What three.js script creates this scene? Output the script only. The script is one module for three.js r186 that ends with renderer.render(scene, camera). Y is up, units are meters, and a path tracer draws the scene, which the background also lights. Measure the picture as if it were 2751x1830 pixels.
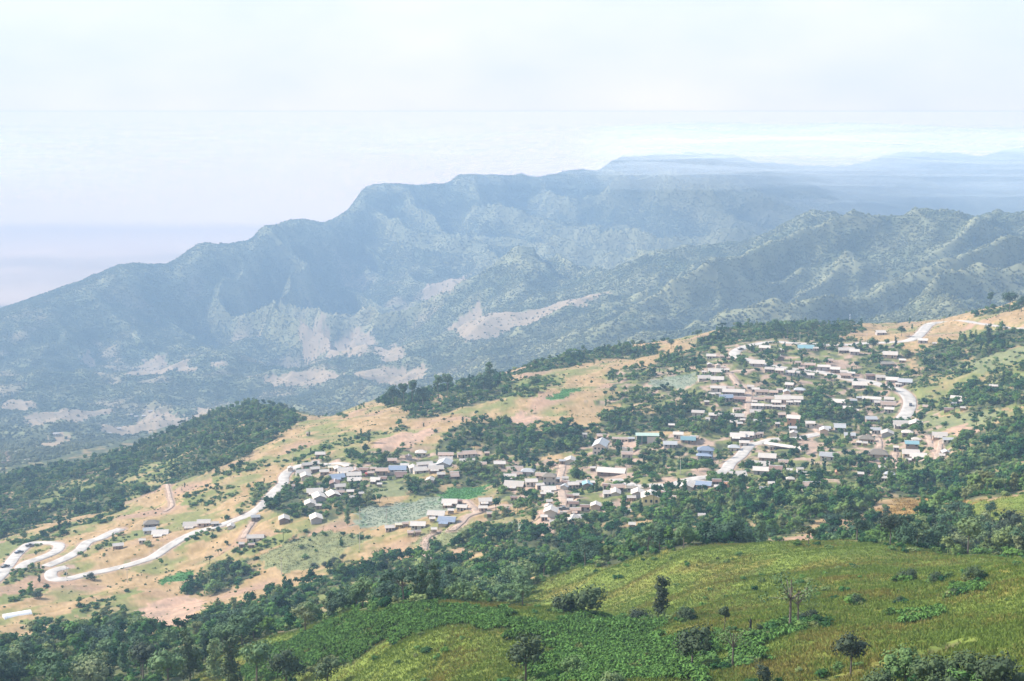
import * as THREE from 'three';
import { mergeGeometries } from 'three/addons/utils/BufferGeometryUtils.js';
import { createNoise2D } from 'simplex-noise';

// ---------------------------------------------------------------- camera, sky, sun, exposure
const EYE = 1050;                      // metres above the plain
const FOV = 27, PITCH = 9.17 * Math.PI / 180;
const SUN_DIR = new THREE.Vector3(-0.84, 0.64, -0.26).normalize();
const scene = new THREE.Scene();
const camera = new THREE.PerspectiveCamera(FOV, 2751 / 1830, 1, 120000);
camera.position.set(0, EYE, 0);
camera.rotation.set(-PITCH, 0, 0);
scene.add(camera);
const renderer = new THREE.WebGLRenderer({ antialias: true });
renderer.toneMapping = THREE.LinearToneMapping;
renderer.toneMappingExposure = 2.85;
renderer.shadowMap.enabled = true;

const sun = new THREE.DirectionalLight(new THREE.Color(1.0, 0.945, 0.86), 5);
sun.name = 'sun';
sun.position.copy(SUN_DIR).multiplyScalar(9000).add(new THREE.Vector3(0, 300, -2000));
sun.target.position.set(0, 300, -2000);
sun.castShadow = true;
sun.shadow.radius = 1.5;
sun.shadow.mapSize.set(4096, 4096);
Object.assign(sun.shadow.camera, { left: -3000, right: 3000, top: 3000, bottom: -3000, near: 100, far: 20000 });
scene.add(sun, sun.target);

function rngOf(seed) { let a = seed >>> 0; return () => { a = (a + 0x6d2b79f5) | 0; let t = Math.imul(a ^ (a >>> 15), 1 | a); t = (t + Math.imul(t ^ (t >>> 7), 61 | t)) ^ t; return ((t ^ (t >>> 14)) >>> 0) / 4294967296; }; }
const n2 = createNoise2D(rngOf(11)), n2b = createNoise2D(rngOf(12)), n2c = createNoise2D(rngOf(13));
const clamp = (x, a, b) => Math.min(b, Math.max(a, x)), mix = (a, b, t) => a + (b - a) * t;
const sstep = (a, b, x) => { const t = clamp((x - a) / (b - a), 0, 1); return t * t * (3 - 2 * t); };
const fbm = (f, x, y, o = 4) => { let s = 0, a = 0.5, k = 1; for (let i = 0; i < o; i++, a *= 0.5, k *= 2.03) s += a * f(x * k + i * 17.3, y * k - i * 9.1); return s; };

{ // hazy bright sky: thin white cloud above an added warm horizon band, a little greyer and whiter in broad drifts
  const W = 4096, H = 2048, d = new Float32Array(W * H * 4);
  for (let j = 0; j < H; j++) {
    const up = ((j + 0.5) / H - 0.5) * Math.PI, cy = Math.cos(up), y = Math.sin(up);
    for (let i = 0; i < W; i++) {
      const th = ((i + 0.5) / W - 0.5) * 2 * Math.PI, x = Math.cos(th) * cy, z = Math.sin(th) * cy;
      const cl = fbm(n2, x * 4.2 + 3.7, y * 11 + z * 1.3, 5), fine = fbm(n2b, x * 13, y * 30 + z * 4, 4);
      const t = clamp(y, 0, 1), k = 1 + 0.22 * cl + 0.05 * fine;
      const hz = Math.exp(-t * 1.9), w = 1 - sstep(0.09, 0.34, Math.abs(y));
      const c = [mix(0.30, 0.398, hz) + w * 0.84, mix(0.42, 0.388, hz) + w * 0.34, mix(0.62, 0.37, hz) - w * 0.10];  // warm horizon glow added to whiten the blue fog in front
      for (let q = 0; q < 3; q++) d[(j * W + i) * 4 + q] = c[q] * k;
      d[(j * W + i) * 4 + 3] = 1;
    }
  }
  const sky = new THREE.DataTexture(d, W, H, THREE.RGBAFormat, THREE.FloatType);
  sky.mapping = THREE.EquirectangularReflectionMapping; sky.magFilter = THREE.LinearFilter; sky.needsUpdate = true;
  scene.background = sky; scene.environment = sky;
}
scene.fog = new THREE.FogExp2(new THREE.Color().setRGB(0.45, 0.69, 1.0), 1.75e-4);

// ---------------------------------------------------------------- names, labels
const taken = new Map();
function numbered(name) { const k = taken.get(name) ?? 0; taken.set(name, k + 1); return k ? name + '_' + String(k).padStart(3, '0') : name; }
function tag(o, label, category, group, kind) { if (label) o.userData.label = label; if (category) o.userData.category = category; if (group) o.userData.group = group; if (kind) o.userData.kind = kind; return o; }
function shade(o) { o.traverse((m) => { if (m.isMesh) { m.castShadow = true; m.receiveShadow = true; } }); return o; }
function mesh(name, g, m, parent = scene) { const o = new THREE.Mesh(g, m); o.name = parent === scene ? numbered(name) : name; o.castShadow = o.receiveShadow = true; parent.add(o); return o; }
const matte = (r, g, b, rough = 0.9) => new THREE.MeshStandardMaterial({ color: new THREE.Color().setRGB(r, g, b), roughness: rough });

// ---------------------------------------------------------------- the lie of the land
// Surveyed lines of the terrain (brows, gullies, crests), each from left to right: bearing and dip as read off
// the view (in its 2751 x 1830 frame) and the ground distance in metres. The land is lofted through them.
const FL = (1830 / 2) / Math.tan(FOV * Math.PI / 360), CX = 2751 / 2, CY = 915, cp = Math.cos(PITCH), sp = Math.sin(PITCH);
function bearing(px, py) { // -> azimuth and fall per metre of ground distance
  const u = (px - CX) / FL, v = -(py - CY) / FL, y = v * cp - sp, z = -cp - v * sp, h = Math.hypot(u, z);
  return [Math.atan2(u, -z), y / h];
}
const LINES = [
  [[-900, 3000, 12], [3700, 3000, 12]],
  [[-400, 1900, 330], [0, 1900, 320], [400, 1900, 290], [850, 1900, 220], [1150, 1900, 172], [1450, 1900, 150], [1750, 1900, 136], [2000, 1900, 128], [2350, 1900, 118], [2751, 1900, 112], [3150, 1850, 105]],
  [[-400, 1800, 430], [0, 1790, 430], [400, 1765, 390], [620, 1735, 345], [850, 1685, 290], [1000, 1645, 262], [1150, 1628, 250], [1300, 1628, 244], [1450, 1640, 238], [1600, 1664, 222], [1750, 1690, 205], [2000, 1655, 200], [2350, 1605, 195], [2751, 1560, 185], [3150, 1500, 180]],
  [[-400, 1760, 500], [0, 1750, 510], [400, 1722, 460], [850, 1680, 360], [1150, 1652, 325], [1450, 1654, 300], [1600, 1668, 275], [1750, 1640, 260], [2000, 1585, 250], [2350, 1535, 245], [2751, 1522, 235], [3150, 1470, 230]],
  [[-400, 1735, 590], [0, 1725, 590], [400, 1690, 560], [850, 1636, 470], [1150, 1598, 420], [1450, 1562, 380], [1600, 1520, 358], [1750, 1490, 340], [1870, 1466, 328], [2000, 1463, 320], [2200, 1460, 314], [2350, 1458, 310], [2480, 1480, 296], [2620, 1494, 290], [2751, 1496, 286], [3150, 1460, 290]],
  [[-400, 1715, 660], [0, 1700, 650], [400, 1640, 640], [850, 1590, 570], [1150, 1548, 540], [1450, 1532, 490], [1750, 1510, 450], [2000, 1490, 420], [2350, 1485, 400], [2600, 1500, 372], [2751, 1500, 365], [3150, 1450, 360]],
  [[-400, 1660, 720], [0, 1620, 720], [400, 1560, 720], [850, 1490, 680], [1150, 1470, 640], [1450, 1425, 610], [1750, 1375, 600], [2000, 1362, 580], [2200, 1385, 530], [2350, 1400, 500], [2500, 1385, 460], [2620, 1352, 440], [2751, 1346, 430], [3150, 1330, 420]],
  [[-400, 1590, 780], [0, 1560, 770], [400, 1490, 770], [850, 1400, 740], [1150, 1380, 710], [1450, 1350, 680], [1750, 1310, 670], [2000, 1300, 660], [2350, 1325, 610], [2600, 1335, 560], [2751, 1330, 545], [3150, 1290, 540]],
  [[-400, 1545, 840], [0, 1510, 820], [400, 1420, 830], [850, 1310, 820], [1150, 1290, 810], [1450, 1290, 765], [1750, 1240, 790], [2000, 1220, 800], [2350, 1220, 790], [2751, 1170, 740], [3150, 1120, 720]],
  [[-400, 1500, 890], [0, 1470, 890], [400, 1375, 890], [850, 1228, 920], [1150, 1185, 920], [1450, 1180, 905], [1750, 1140, 910], [2000, 1110, 920], [2350, 1090, 950], [2751, 1020, 930], [3150, 930, 900]],
  [[-400, 1490, 950], [0, 1440, 950], [250, 1385, 960], [400, 1337, 965], [560, 1272, 980], [850, 1167, 1020], [1150, 1100, 1040], [1450, 1040, 1060], [1750, 1010, 1070], [2000, 960, 1095], [2350, 940, 1130], [2751, 885, 1120], [3150, 780, 1080]],
  [[-400, 1400, 1150], [0, 1330, 1180], [250, 1265, 1250], [400, 1205, 1300], [560, 1125, 1380], [680, 1092, 1400], [850, 1125, 1330], [1000, 1084, 1280], [1150, 1062, 1250], [1450, 985, 1220], [1750, 932, 1250], [2000, 890, 1270], [2350, 880, 1300], [2600, 850, 1280], [2751, 822, 1250], [3150, 640, 1250]],
  [[-400, 1270, 1600], [0, 1225, 1600], [250, 1200, 1650], [400, 1190, 1700], [560, 1170, 1750], [680, 1150, 1800], [850, 1140, 1800], [1150, 1110, 1750], [1450, 1050, 1700], [1750, 1000, 1650], [2000, 960, 1600], [2350, 940, 1600], [2751, 890, 1600], [3150, 700, 1600]],
  [[-400, 1180, 2000], [0, 1132, 2050], [400, 1112, 2150], [680, 1080, 2150], [850, 1060, 2150], [1150, 1000, 2150], [1450, 930, 2050], [1750, 870, 1950], [2000, 835, 1950], [2350, 790, 1950], [2751, 760, 1900], [3150, 620, 1900]],
  [[-400, 1100, 2350], [0, 1015, 2450], [400, 975, 2550], [680, 950, 2600], [850, 930, 2600], [1150, 880, 2550], [1300, 830, 2500], [1450, 790, 2480], [1600, 745, 2420], [1750, 705, 2380], [1984, 662, 2380], [2194, 588, 2400], [2320, 596, 2400], [2450, 592, 2400], [2600, 592, 2400], [2751, 576, 2380], [3150, 480, 2400]],
  [[-400, 1040, 2560], [0, 935, 2660], [400, 860, 2850], [680, 830, 3000], [850, 800, 3100], [1150, 740, 3200], [1450, 700, 3200], [1750, 690, 3150], [2000, 690, 3150], [2350, 660, 3150], [2751, 650, 3150], [3150, 560, 3100]],
  [[-400, 1000, 2750], [0, 852, 2900], [200, 772, 3050], [350, 712, 3150], [440, 712, 3210], [550, 655, 3300], [660, 648, 3400], [720, 600, 3500], [800, 580, 3600], [870, 590, 3680], [930, 565, 3820], [985, 497, 4000], [1080, 488, 4080], [1200, 490, 4140], [1240, 467, 4180], [1390, 460, 4300], [1430, 472, 4330], [1520, 452, 4400], [1600, 456, 4440], [1650, 425, 4500], [1750, 415, 4600], [1900, 420, 4700], [2100, 480, 4700], [2250, 530, 4600], [2400, 590, 4500], [2751, 700, 4400], [3150, 700, 4400]],
  [[-400, 858, 4800], [800, 862, 4800], [1400, 860, 4800], [1700, 640, 6400], [1900, 455, 6900], [2100, 447, 7000], [2300, 440, 7000], [2450, 412, 7000], [2600, 420, 7200], [2751, 394, 7200], [3150, 330, 7500]],
];
function hermite(xs, ys) { // monotone cubic through the points
  const n = xs.length, d = [], m = [];
  for (let i = 0; i < n - 1; i++) d.push((ys[i + 1] - ys[i]) / (xs[i + 1] - xs[i]));
  for (let i = 0; i < n; i++) m.push(i === 0 ? d[0] : i === n - 1 ? d[n - 2] : d[i - 1] * d[i] <= 0 ? 0 : 2 * d[i - 1] * d[i] / (d[i - 1] + d[i]));
  return (x) => {
    if (x <= xs[0]) return ys[0]; if (x >= xs[n - 1]) return ys[n - 1];
    let a = 0, b = n - 1; while (b - a > 1) { const c = (a + b) >> 1; if (xs[c] > x) b = c; else a = c; }
    const h = xs[b] - xs[a], t = (x - xs[a]) / h, t2 = t * t, t3 = t2 * t;
    return ys[a] * (2 * t3 - 3 * t2 + 1) + m[a] * h * (t3 - 2 * t2 + t) + ys[b] * (-2 * t3 + 3 * t2) + m[b] * h * (t3 - t2);
  };
}
const lofts = LINES.map((pts, k) => {
  const q = pts.map(([px, py, D0]) => { const D = D0 * (k < 12 ? 1 : [1.22, 1.42, 1.5][Math.min(k - 12, 2)]); const [az, fall] = bearing(px, py); return [az, Math.log(D), EYE + fall * D]; });
  const xs = q.map((p) => p[0]);
  return [hermite(xs, q.map((p) => p[1])), hermite(xs, q.map((p) => p[2]))];
});
// rows of the land: ground distances, closer together where the land fills more of the view
const ROWS = [];
for (const [a, b, n] of [[12, 105, 16], [105, 420, 150], [420, 1420, 280], [1420, 2900, 90], [2900, 7350, 370], [7350, 11500, 45]]) for (let i = 0; i < n; i++) ROWS.push(a * Math.pow(b / a, i / n));
ROWS.push(11500);
const AZ = [];
{ const A0 = -24.5, A1 = 24.5, N = 900; for (let a = -62; a < A0; a += 1.9) AZ.push(a); for (let i = 0; i <= N; i++) AZ.push(mix(A0, A1, i / N)); for (let a = A1 + 1.9; a <= 62; a += 1.9) AZ.push(a); for (let i = 0; i < AZ.length; i++) AZ[i] *= Math.PI / 180; }
const NA = AZ.length, NR = ROWS.length, HT = new Float32Array(NA * NR), SX = AZ.map(Math.sin), SZ = AZ.map((a) => -Math.cos(a));
const ridged = (f, x, y, o) => { let s = 0, a = 0.55, k = 1; for (let i = 0; i < o; i++, a *= 0.46, k *= 2.1) s += a * (1 - 1.9 * Math.abs(f(x * k + 5.1 * i, y * k * 0.92 - 3.3 * i))); return s; };
const ridgedS = (f, x, y, o) => { let s = 0, a = 0.66, k = 1; for (let i = 0; i < o; i++, a *= 0.34, k *= 2.3) s += a * (1 - 1.9 * Math.sqrt(0.004 + f(x * k + 5.1 * i, y * k * 0.92 - 3.3 * i) ** 2)); return s; };
for (let i = 0; i < NA; i++) {
  const kn = lofts.map(([fr, fy]) => [fr(AZ[i]), fy(AZ[i])]);
  kn.push([Math.log(11500), 3]);
  for (let k = 1; k < kn.length; k++) if (kn[k][0] <= kn[k - 1][0] + 0.01) kn[k][0] = kn[k - 1][0] + 0.01;
  const f = hermite(kn.map((k) => k[0]), kn.map((k) => k[1])), lnP = kn[16][0], lnN = kn[14][0], lnM = kn[13][0], amp = clamp((kn[16][1] - kn[15][1]) / 260, 0.2, 1.15);
  for (let j = 0; j < NR; j++) {
    const r = ROWS[j], l = Math.log(r), x = SX[i] * r, z = SZ[i] * r;
    let h = f(l);
    if (r < 480) h += 0.22 * n2(x / 7, z / 7) + 1.0 * n2b(x / 34, z / 34) * sstep(30, 130, r);
    if (r > 380 && r < 2200) h += (1.0 * n2(x / 24, z / 24) + 2.6 * n2b(x / 95, z / 95)) * sstep(380, 520, r);
    if (r > 1500) {
      const q = r / 1.5, X = x / 1.5, Zq = z / 1.5; let e = 0;
      const valley = sstep(1250, 1800, q) * (1 - sstep(2300, 2900, q));
      e += valley * (26 * ridged(n2c, X / 330, Zq / 330, 3) - 6);
      // the near wooded range: spurs fall to the left
      const reg4 = sstep(lnM - 0.22, lnM + 0.02, l) * sstep(0.03, 0.12, AZ[i]) * (1 - sstep(lnN + 0.02, lnN + 0.14, l)), s4 = reg4 * (1 - 0.88 * sstep(lnN - 0.08, lnN - 0.01, l));
      const w = 55 * n2(X / 420, Zq / 420), a4 = 0.47 * (X + w) + 0.88 * (Zq + w), b4 = -0.88 * X + 0.47 * Zq;
      e += s4 * (88 * ridgedS(n2b, a4 / 330, b4 / 1100, 3) - 38);
      // the main range: spurs fall to the right from its crest
      const up = sstep(2300, 2750, q) * (1 - 0.9 * sstep(lnP - 0.08, lnP - 0.01, l)) * (1 - sstep(lnP, lnP + 0.1, l) * 0.9) * (1 - sstep(4900, 6000, q));
      const w2 = 90 * n2(X / 700, Zq / 700) + 30 * n2b(X / 210, Zq / 210), s = 0.835 * X - 0.55 * Zq + w2, t = 0.55 * X + 0.835 * Zq;
      const ph = s / 235 + 0.6 * n2b(s / 700, t / 2600), high = sstep(lnP - 0.24, lnP - 0.05, l), rib = 1 - Math.abs(Math.sin(Math.PI * ph)) ** 0.95, rib2 = 1 - Math.abs(Math.sin(Math.PI * (s / 118 + 0.8 * n2(s / 300, t / 700)))) ** 0.9;
      e += up * (1 - reg4) * (62 * (1 - high) * ridgedS(n2c, s / 560, t / 1500, 3) - 24 + amp * ((98 + 45 * n2(s / 800, 3)) * (rib - mix(0.42, 0.93, high)) + 24 * (rib2 - mix(0.42, 0.9, high))));
      e += sstep(2300, 2700, q) * (1 - sstep(4800, 5400, q)) * (3.5 * n2(X / 90, Zq / 90) + 2 * n2b(X / 38, Zq / 38));
      if (q > 5200 && q < 8000) e += (h > 90 ? 45 * ridged(n2c, X / 700, Zq / 700, 4) - 20 : 0);
      h += 1.5 * e;
    }
    // unseen summit added outside the frame on the right, so the fog reaches higher
    const addedPeak = sstep(29, 46, AZ[i] * 180 / Math.PI) * sstep(250, 2700, r) * (1 - sstep(2700, 6800, r));
    if (addedPeak > 0) h = mix(h, EYE + 1060, addedPeak);
    HT[i * NR + j] = h;
  }
}
function cellOf(arr, v) { let a = 0, b = arr.length - 1; while (b - a > 1) { const c = (a + b) >> 1; if (arr[c] > v) b = c; else a = c; } return a; }
function ground(x, z) {
  const az = Math.atan2(x, -z), r = Math.hypot(x, z), i = cellOf(AZ, az), j = cellOf(ROWS, r);
  const u = clamp((az - AZ[i]) / (AZ[i + 1] - AZ[i]), 0, 1), v = clamp((r - ROWS[j]) / (ROWS[j + 1] - ROWS[j]), 0, 1), o = i * NR + j;
  return mix(mix(HT[o], HT[o + 1], v), mix(HT[o + NR], HT[o + NR + 1], v), u);
}
function spot(px, py, lift = 0) { // the place on the land that is seen in this direction from the viewpoint
  const [az, fall] = bearing(px, py), i = cellOf(AZ, az), u = clamp((az - AZ[i]) / (AZ[i + 1] - AZ[i]), 0, 1);
  let prev = 1, r = 4000;
  for (let j = 12; j < NR; j++) {
    const h = mix(HT[i * NR + j], HT[(i + 1) * NR + j], u) + lift, e = EYE + fall * ROWS[j] - h;
    if (e <= 0) { const t = prev / (prev - e); r = mix(ROWS[j - 1], ROWS[j], t); break; }
    prev = e;
  }
  return { x: Math.sin(az) * r, z: -Math.cos(az) * r, r };
}
const zoneSpot = (ox, oy, k) => (x, y, lift) => spot(ox + x / k, oy + y / k, lift);
const Z = { A: zoneSpot(750, 1180, 4.714), B: zoneSpot(1200, 1150, 4.714), C: zoneSpot(1550, 1100, 4.714), D: zoneSpot(1850, 860, 4.285), E: zoneSpot(1900, 1080, 3.367), V: zoneSpot(2050, 780, 2.85), X: zoneSpot(2250, 850, 4.479), G: zoneSpot(0, 1100, 2.149), H: zoneSpot(600, 1100, 2.149), F: zoneSpot(0, 800, 2.851), S: zoneSpot(0, 0, 1) };

// ---------------------------------------------------------------- roads: a bed is cut into the land, then paved
const roads = [];
function road(kind, width, pts) { // pts: [zone, x, y]
  const p = pts.map(([z, x, y]) => { const q = Z[z](x, y); return new THREE.Vector3(q.x, 0, q.z); });
  const curve = new THREE.CatmullRomCurve3(p, false, 'centripetal'), n = Math.max(4, Math.round(curve.getLength() / 2.5)), s = curve.getSpacedPoints(n);
  let h = s.map((q) => ground(q.x, q.z));
  for (let k = 0; k < 3; k++) h = h.map((_, i) => { let a = 0, c = 0; for (let e = -5; e <= 5; e++) { const q = h[clamp(i + e, 0, n)]; a += q; c++; } return a / c; });
  s.forEach((q, i) => { q.y = h[i]; });
  roads.push({ kind, width, s });
}
road('main', 6.4, [['G', -60, 1010], ['G', 0, 960], ['G', 45, 900], ['G', 110, 832], ['G', 180, 788], ['G', 260, 774], ['G', 325, 778], ['G', 338, 796], ['G', 300, 826], ['G', 220, 858], ['G', 150, 890], ['G', 112, 914]]);
road('main', 6.4, [['G', 262, 908], ['G', 330, 878], ['G', 400, 848], ['G', 460, 808], ['G', 510, 774], ['G', 570, 745], ['G', 640, 716], ['G', 700, 690]]);
road('main', 6.4, [['G', 385, 906], ['G', 330, 928], ['G', 296, 950], ['G', 312, 972], ['G', 390, 975], ['G', 520, 960], ['G', 650, 928], ['G', 790, 885], ['G', 880, 846], ['G', 960, 800], ['G', 1060, 745], ['G', 1160, 705], ['G', 1235, 685], ['G', 1330, 650], ['G', 1420, 605], ['H', 205, 560], ['H', 290, 480], ['H', 345, 415], ['A', 60, 490], ['A', 120, 420], ['A', 250, 352], ['A', 420, 330], ['A', 620, 312], ['A', 740, 300], ['A', 900, 310]]);
road('lane', 3.6, [['B', 1470, 470], ['B', 1450, 580], ['B', 1425, 690], ['B', 1450, 800], ['B', 1478, 900], ['B', 1490, 1000], ['B', 1545, 1060]]);
road('lane', 3.4, [['B', 1490, 1000], ['B', 1420, 1060], ['B', 1300, 1130], ['B', 1270, 1230], ['B', 1275, 1340]]);
road('lane', 3.2, [['B', 970, 870], ['B', 850, 960], ['B', 700, 992], ['B', 540, 1040], ['B', 400, 1060], ['B', 280, 1120], ['B', 180, 1200], ['B', 60, 1310]]);
road('lane', 3.2, [['B', 235, 935], ['B', 320, 1000], ['B', 400, 1060]]);
road('main', 6.6, [['C', 480, 915], ['C', 640, 945], ['C', 800, 955], ['C', 1000, 948], ['C', 1180, 935], ['C', 1370, 905], ['C', 1530, 870], ['C', 1690, 855], ['C', 1850, 770], ['C', 1950, 685], ['C', 2060, 600], ['C', 2140, 515], ['C', 2230, 435], ['E', 460, 375], ['E', 600, 342], ['E', 800, 318], ['E', 1030, 295]]);
road('lane', 3.2, [['E', 1030, 295], ['E', 1000, 262], ['E', 980, 235]]);
road('main', 8.4, [['X', 770, 1240], ['X', 835, 1150], ['X', 870, 1060], ['X', 855, 980], ['X', 800, 905], ['X', 700, 860], ['X', 580, 835], ['X', 430, 800], ['X', 250, 755], ['D', 1900, 690], ['D', 1720, 648], ['D', 1480, 598], ['D', 1250, 568], ['D', 1050, 535], ['D', 880, 500], ['D', 700, 462], ['D', 585, 430], ['D', 530, 385], ['D', 590, 325], ['D', 730, 288], ['D', 850, 266], ['D', 1000, 252], ['D', 1200, 256], ['D', 1560, 270], ['D', 2000, 274], ['X', 200, 330], ['X', 500, 325], ['X', 760, 310], ['X', 900, 260], ['X', 1020, 190], ['X', 1150, 100], ['X', 1300, 66], ['X', 1550, 62], ['X', 1750, 88], ['X', 1950, 125], ['X', 2100, 142], ['X', 2300, 140], ['X', 2420, 130]]);
road('lane', 3.6, [['D', 820, 558], ['D', 700, 572], ['D', 560, 590], ['D', 480, 600], ['D', 510, 650], ['D', 545, 710], ['D', 570, 770]]);
road('lane', 4.2, [['D', 610, 715], ['D', 660, 770], ['D', 695, 830], ['D', 700, 880], ['D', 690, 960], ['D', 672, 1080], ['D', 660, 1175]]);
road('lane', 3.2, [['E', 1480, 275], ['E', 1535, 320], ['E', 1562, 380], ['E', 1555, 425]]);
road('lane', 3.0, [['E', 1705, 455], ['E', 1692, 520], ['E', 1700, 580], ['E', 1760, 600]]);
road('lane', 3.0, [['E', 2000, 305], ['E', 2020, 380], ['E', 2075, 470], ['E', 2090, 515]]);
road('lane', 2.6, [['E', 2115, 345], ['E', 2105, 410], ['E', 2088, 470]]);
road('lane', 2.6, [['D', 2020, 290], ['D', 2090, 330], ['D', 2110, 370], ['D', 1990, 385]]);
road('lane', 2.6, [['S', 1180, 1420], ['S', 1150, 1450], ['S', 1142, 1480], ['S', 1155, 1505]]);
road('lane', 2.2, [['G', 965, 440], ['G', 980, 500], ['G', 988, 560], ['G', 950, 590]]);
road('lane', 2.6, [['G', 1460, 640], ['G', 1430, 700], ['G', 1400, 745]]);
road('lane', 3.0, [['F', -20, 1185], ['F', 40, 1205], ['F', 66, 1230], ['F', 30, 1275], ['F', -30, 1300]]);
road('lane', 2.2, [['F', 1150, 940], ['F', 1210, 900], ['F', 1280, 878]]);
function nearGrid(x, z, rad, f) {
  const az = Math.atan2(x, -z), r = Math.hypot(x, z), da = rad / r, i0 = cellOf(AZ, az - da), i1 = cellOf(AZ, az + da) + 1, j0 = cellOf(ROWS, r - rad), j1 = cellOf(ROWS, r + rad) + 1;
  for (let i = i0; i <= i1; i++) for (let j = j0; j <= j1; j++) { const d = Math.hypot(SX[i] * ROWS[j] - x, SZ[i] * ROWS[j] - z); if (d <= rad) f(i * NR + j, d); }
}
const bedW = new Float32Array(NA * NR), bedH = new Float32Array(NA * NR), onRoad = new Float32Array(NA * NR).fill(99);
for (const { width, s } of roads) for (const q of s) nearGrid(q.x, q.z, width / 2 + 5, (o, d) => {
  const w = 1 - sstep(width / 2 + 1.2, width / 2 + 5, d), g = w * w * w * 4 + w * 0.05 + 1e-4;
  bedW[o] += g / (0.3 + d); bedH[o] += q.y * g / (0.3 + d); onRoad[o] = Math.min(onRoad[o], d - width / 2);
});
for (let o = 0; o < HT.length; o++) if (bedW[o] > 0) { const k = 1 - sstep(1.2, 5, onRoad[o]); HT[o] = mix(HT[o], bedH[o] / bedW[o] - 0.12, k); }

// a ditch across the near slope, bottom right; scarp shadow put into its colour
const inDitch = new Uint8Array(NA * NR);
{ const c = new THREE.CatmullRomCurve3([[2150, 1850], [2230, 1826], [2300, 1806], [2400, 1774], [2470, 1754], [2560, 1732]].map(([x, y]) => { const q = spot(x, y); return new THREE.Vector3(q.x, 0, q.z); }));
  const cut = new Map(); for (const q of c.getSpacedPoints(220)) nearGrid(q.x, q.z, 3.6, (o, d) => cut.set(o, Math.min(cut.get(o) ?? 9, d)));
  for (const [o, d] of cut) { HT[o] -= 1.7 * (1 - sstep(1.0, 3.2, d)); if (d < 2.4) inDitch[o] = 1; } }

// ---------------------------------------------------------------- what grows where (outlines on the ground)
const areas = [];
function area(kind, pts, zone = 'S') {
  const p = pts.map(([x, y]) => Z[zone](x, y)), xs = p.map((q) => q.x), zs = p.map((q) => q.z);
  areas.push({ kind, p, x0: Math.min(...xs) - 6, x1: Math.max(...xs) + 6, z0: Math.min(...zs) - 6, z1: Math.max(...zs) + 6 });
}
function inside(a, x, z) {
  if (x < a.x0 || x > a.x1 || z < a.z0 || z > a.z1) return false;
  let c = false;
  for (let i = 0, j = a.p.length - 1; i < a.p.length; j = i++) { const p = a.p[i], q = a.p[j]; if ((p.z > z) !== (q.z > z) && x < (q.x - p.x) * (z - p.z) / (q.z - p.z) + p.x) c = !c; }
  return c;
}
// woods
area('wood', [[-200, 1330], [0, 1262], [150, 1232], [300, 1192], [450, 1142], [550, 1112], [620, 1085], [690, 1076], [760, 1105], [815, 1130], [760, 1170], [690, 1205], [640, 1235], [560, 1268], [480, 1295], [400, 1325], [330, 1352], [240, 1385], [150, 1402], [80, 1425], [0, 1450], [-200, 1520]]);
area('wood', [[950, 1092], [1020, 1072], [1120, 1062], [1220, 1040], [1330, 1012], [1370, 1010], [1355, 1050], [1320, 1078], [1240, 1094], [1150, 1122], [1085, 1132], [1100, 1105], [1040, 1095]]);
area('wood', [[1340, 1012], [1420, 992], [1560, 950], [1700, 935], [1760, 930], [1760, 955], [1640, 965], [1540, 985], [1420, 1006]]);
area('scrub', [[300, 1305], [400, 1240], [490, 1225], [470, 1285], [360, 1342]]);
area('scrub', [[100, 1330], [200, 1290], [260, 1290], [200, 1350], [110, 1380]]);
area('scrub', [[1330, 1040], [1440, 1010], [1530, 1000], [1510, 1040], [1430, 1068], [1350, 1075]]);
area('wood', [[1740, 1000], [1780, 960], [1850, 945], [1900, 905], [1990, 880], [2100, 868], [2200, 880], [2330, 885], [2250, 910], [2120, 915], [2030, 922], [1960, 945], [1920, 965], [1880, 985], [1800, 1002]]);
area('wood', [[1180, 1175], [1240, 1140], [1330, 1132], [1400, 1118], [1480, 1135], [1560, 1150], [1612, 1135], [1640, 1098], [1700, 1085], [1800, 1096], [1890, 1092], [1930, 1132], [2050, 1140], [2110, 1128], [2190, 1142], [2160, 1160], [2060, 1176], [1950, 1172], [1880, 1166], [1790, 1160], [1690, 1162], [1600, 1172], [1580, 1205], [1560, 1225], [1480, 1222], [1410, 1232], [1330, 1214], [1250, 1208], [1180, 1212]]);
area('wood', [[1566, 1212], [1610, 1222], [1680, 1215], [1720, 1190], [1790, 1200], [1850, 1210], [1870, 1232], [1950, 1238], [1970, 1252], [1900, 1280], [1840, 1298], [1740, 1296], [1700, 1270], [1640, 1252], [1580, 1246]]);
area('wood', [[690, 1372], [712, 1318], [745, 1296], [800, 1290], [850, 1318], [950, 1328], [1004, 1340], [1010, 1368], [960, 1374], [900, 1398], [760, 1384]]);
area('wood', [[1045, 1290], [1090, 1282], [1150, 1290], [1240, 1262], [1330, 1262], [1340, 1300], [1290, 1302], [1200, 1320], [1130, 1338], [1090, 1330], [1060, 1315]]);
area('wood', [[1320, 1362], [1430, 1380], [1430, 1398], [1310, 1400]]);
area('wood', [[1200, 1440], [1300, 1412], [1360, 1428], [1450, 1428], [1520, 1412], [1590, 1400], [1650, 1372], [1700, 1358], [1780, 1342], [1900, 1330], [2010, 1338], [2090, 1322], [2180, 1312], [2300, 1322], [2380, 1310], [2470, 1262], [2520, 1225], [2580, 1188], [2640, 1150], [2751, 1120], [2900, 1080], [2900, 1310], [2751, 1332], [2640, 1345], [2560, 1372], [2480, 1352], [2400, 1338], [2340, 1340], [2330, 1372], [2300, 1398], [2190, 1400], [2080, 1452], [1990, 1462], [1870, 1468], [1750, 1492], [1600, 1522], [1460, 1556], [1380, 1550], [1300, 1500], [1230, 1480]]);
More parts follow.
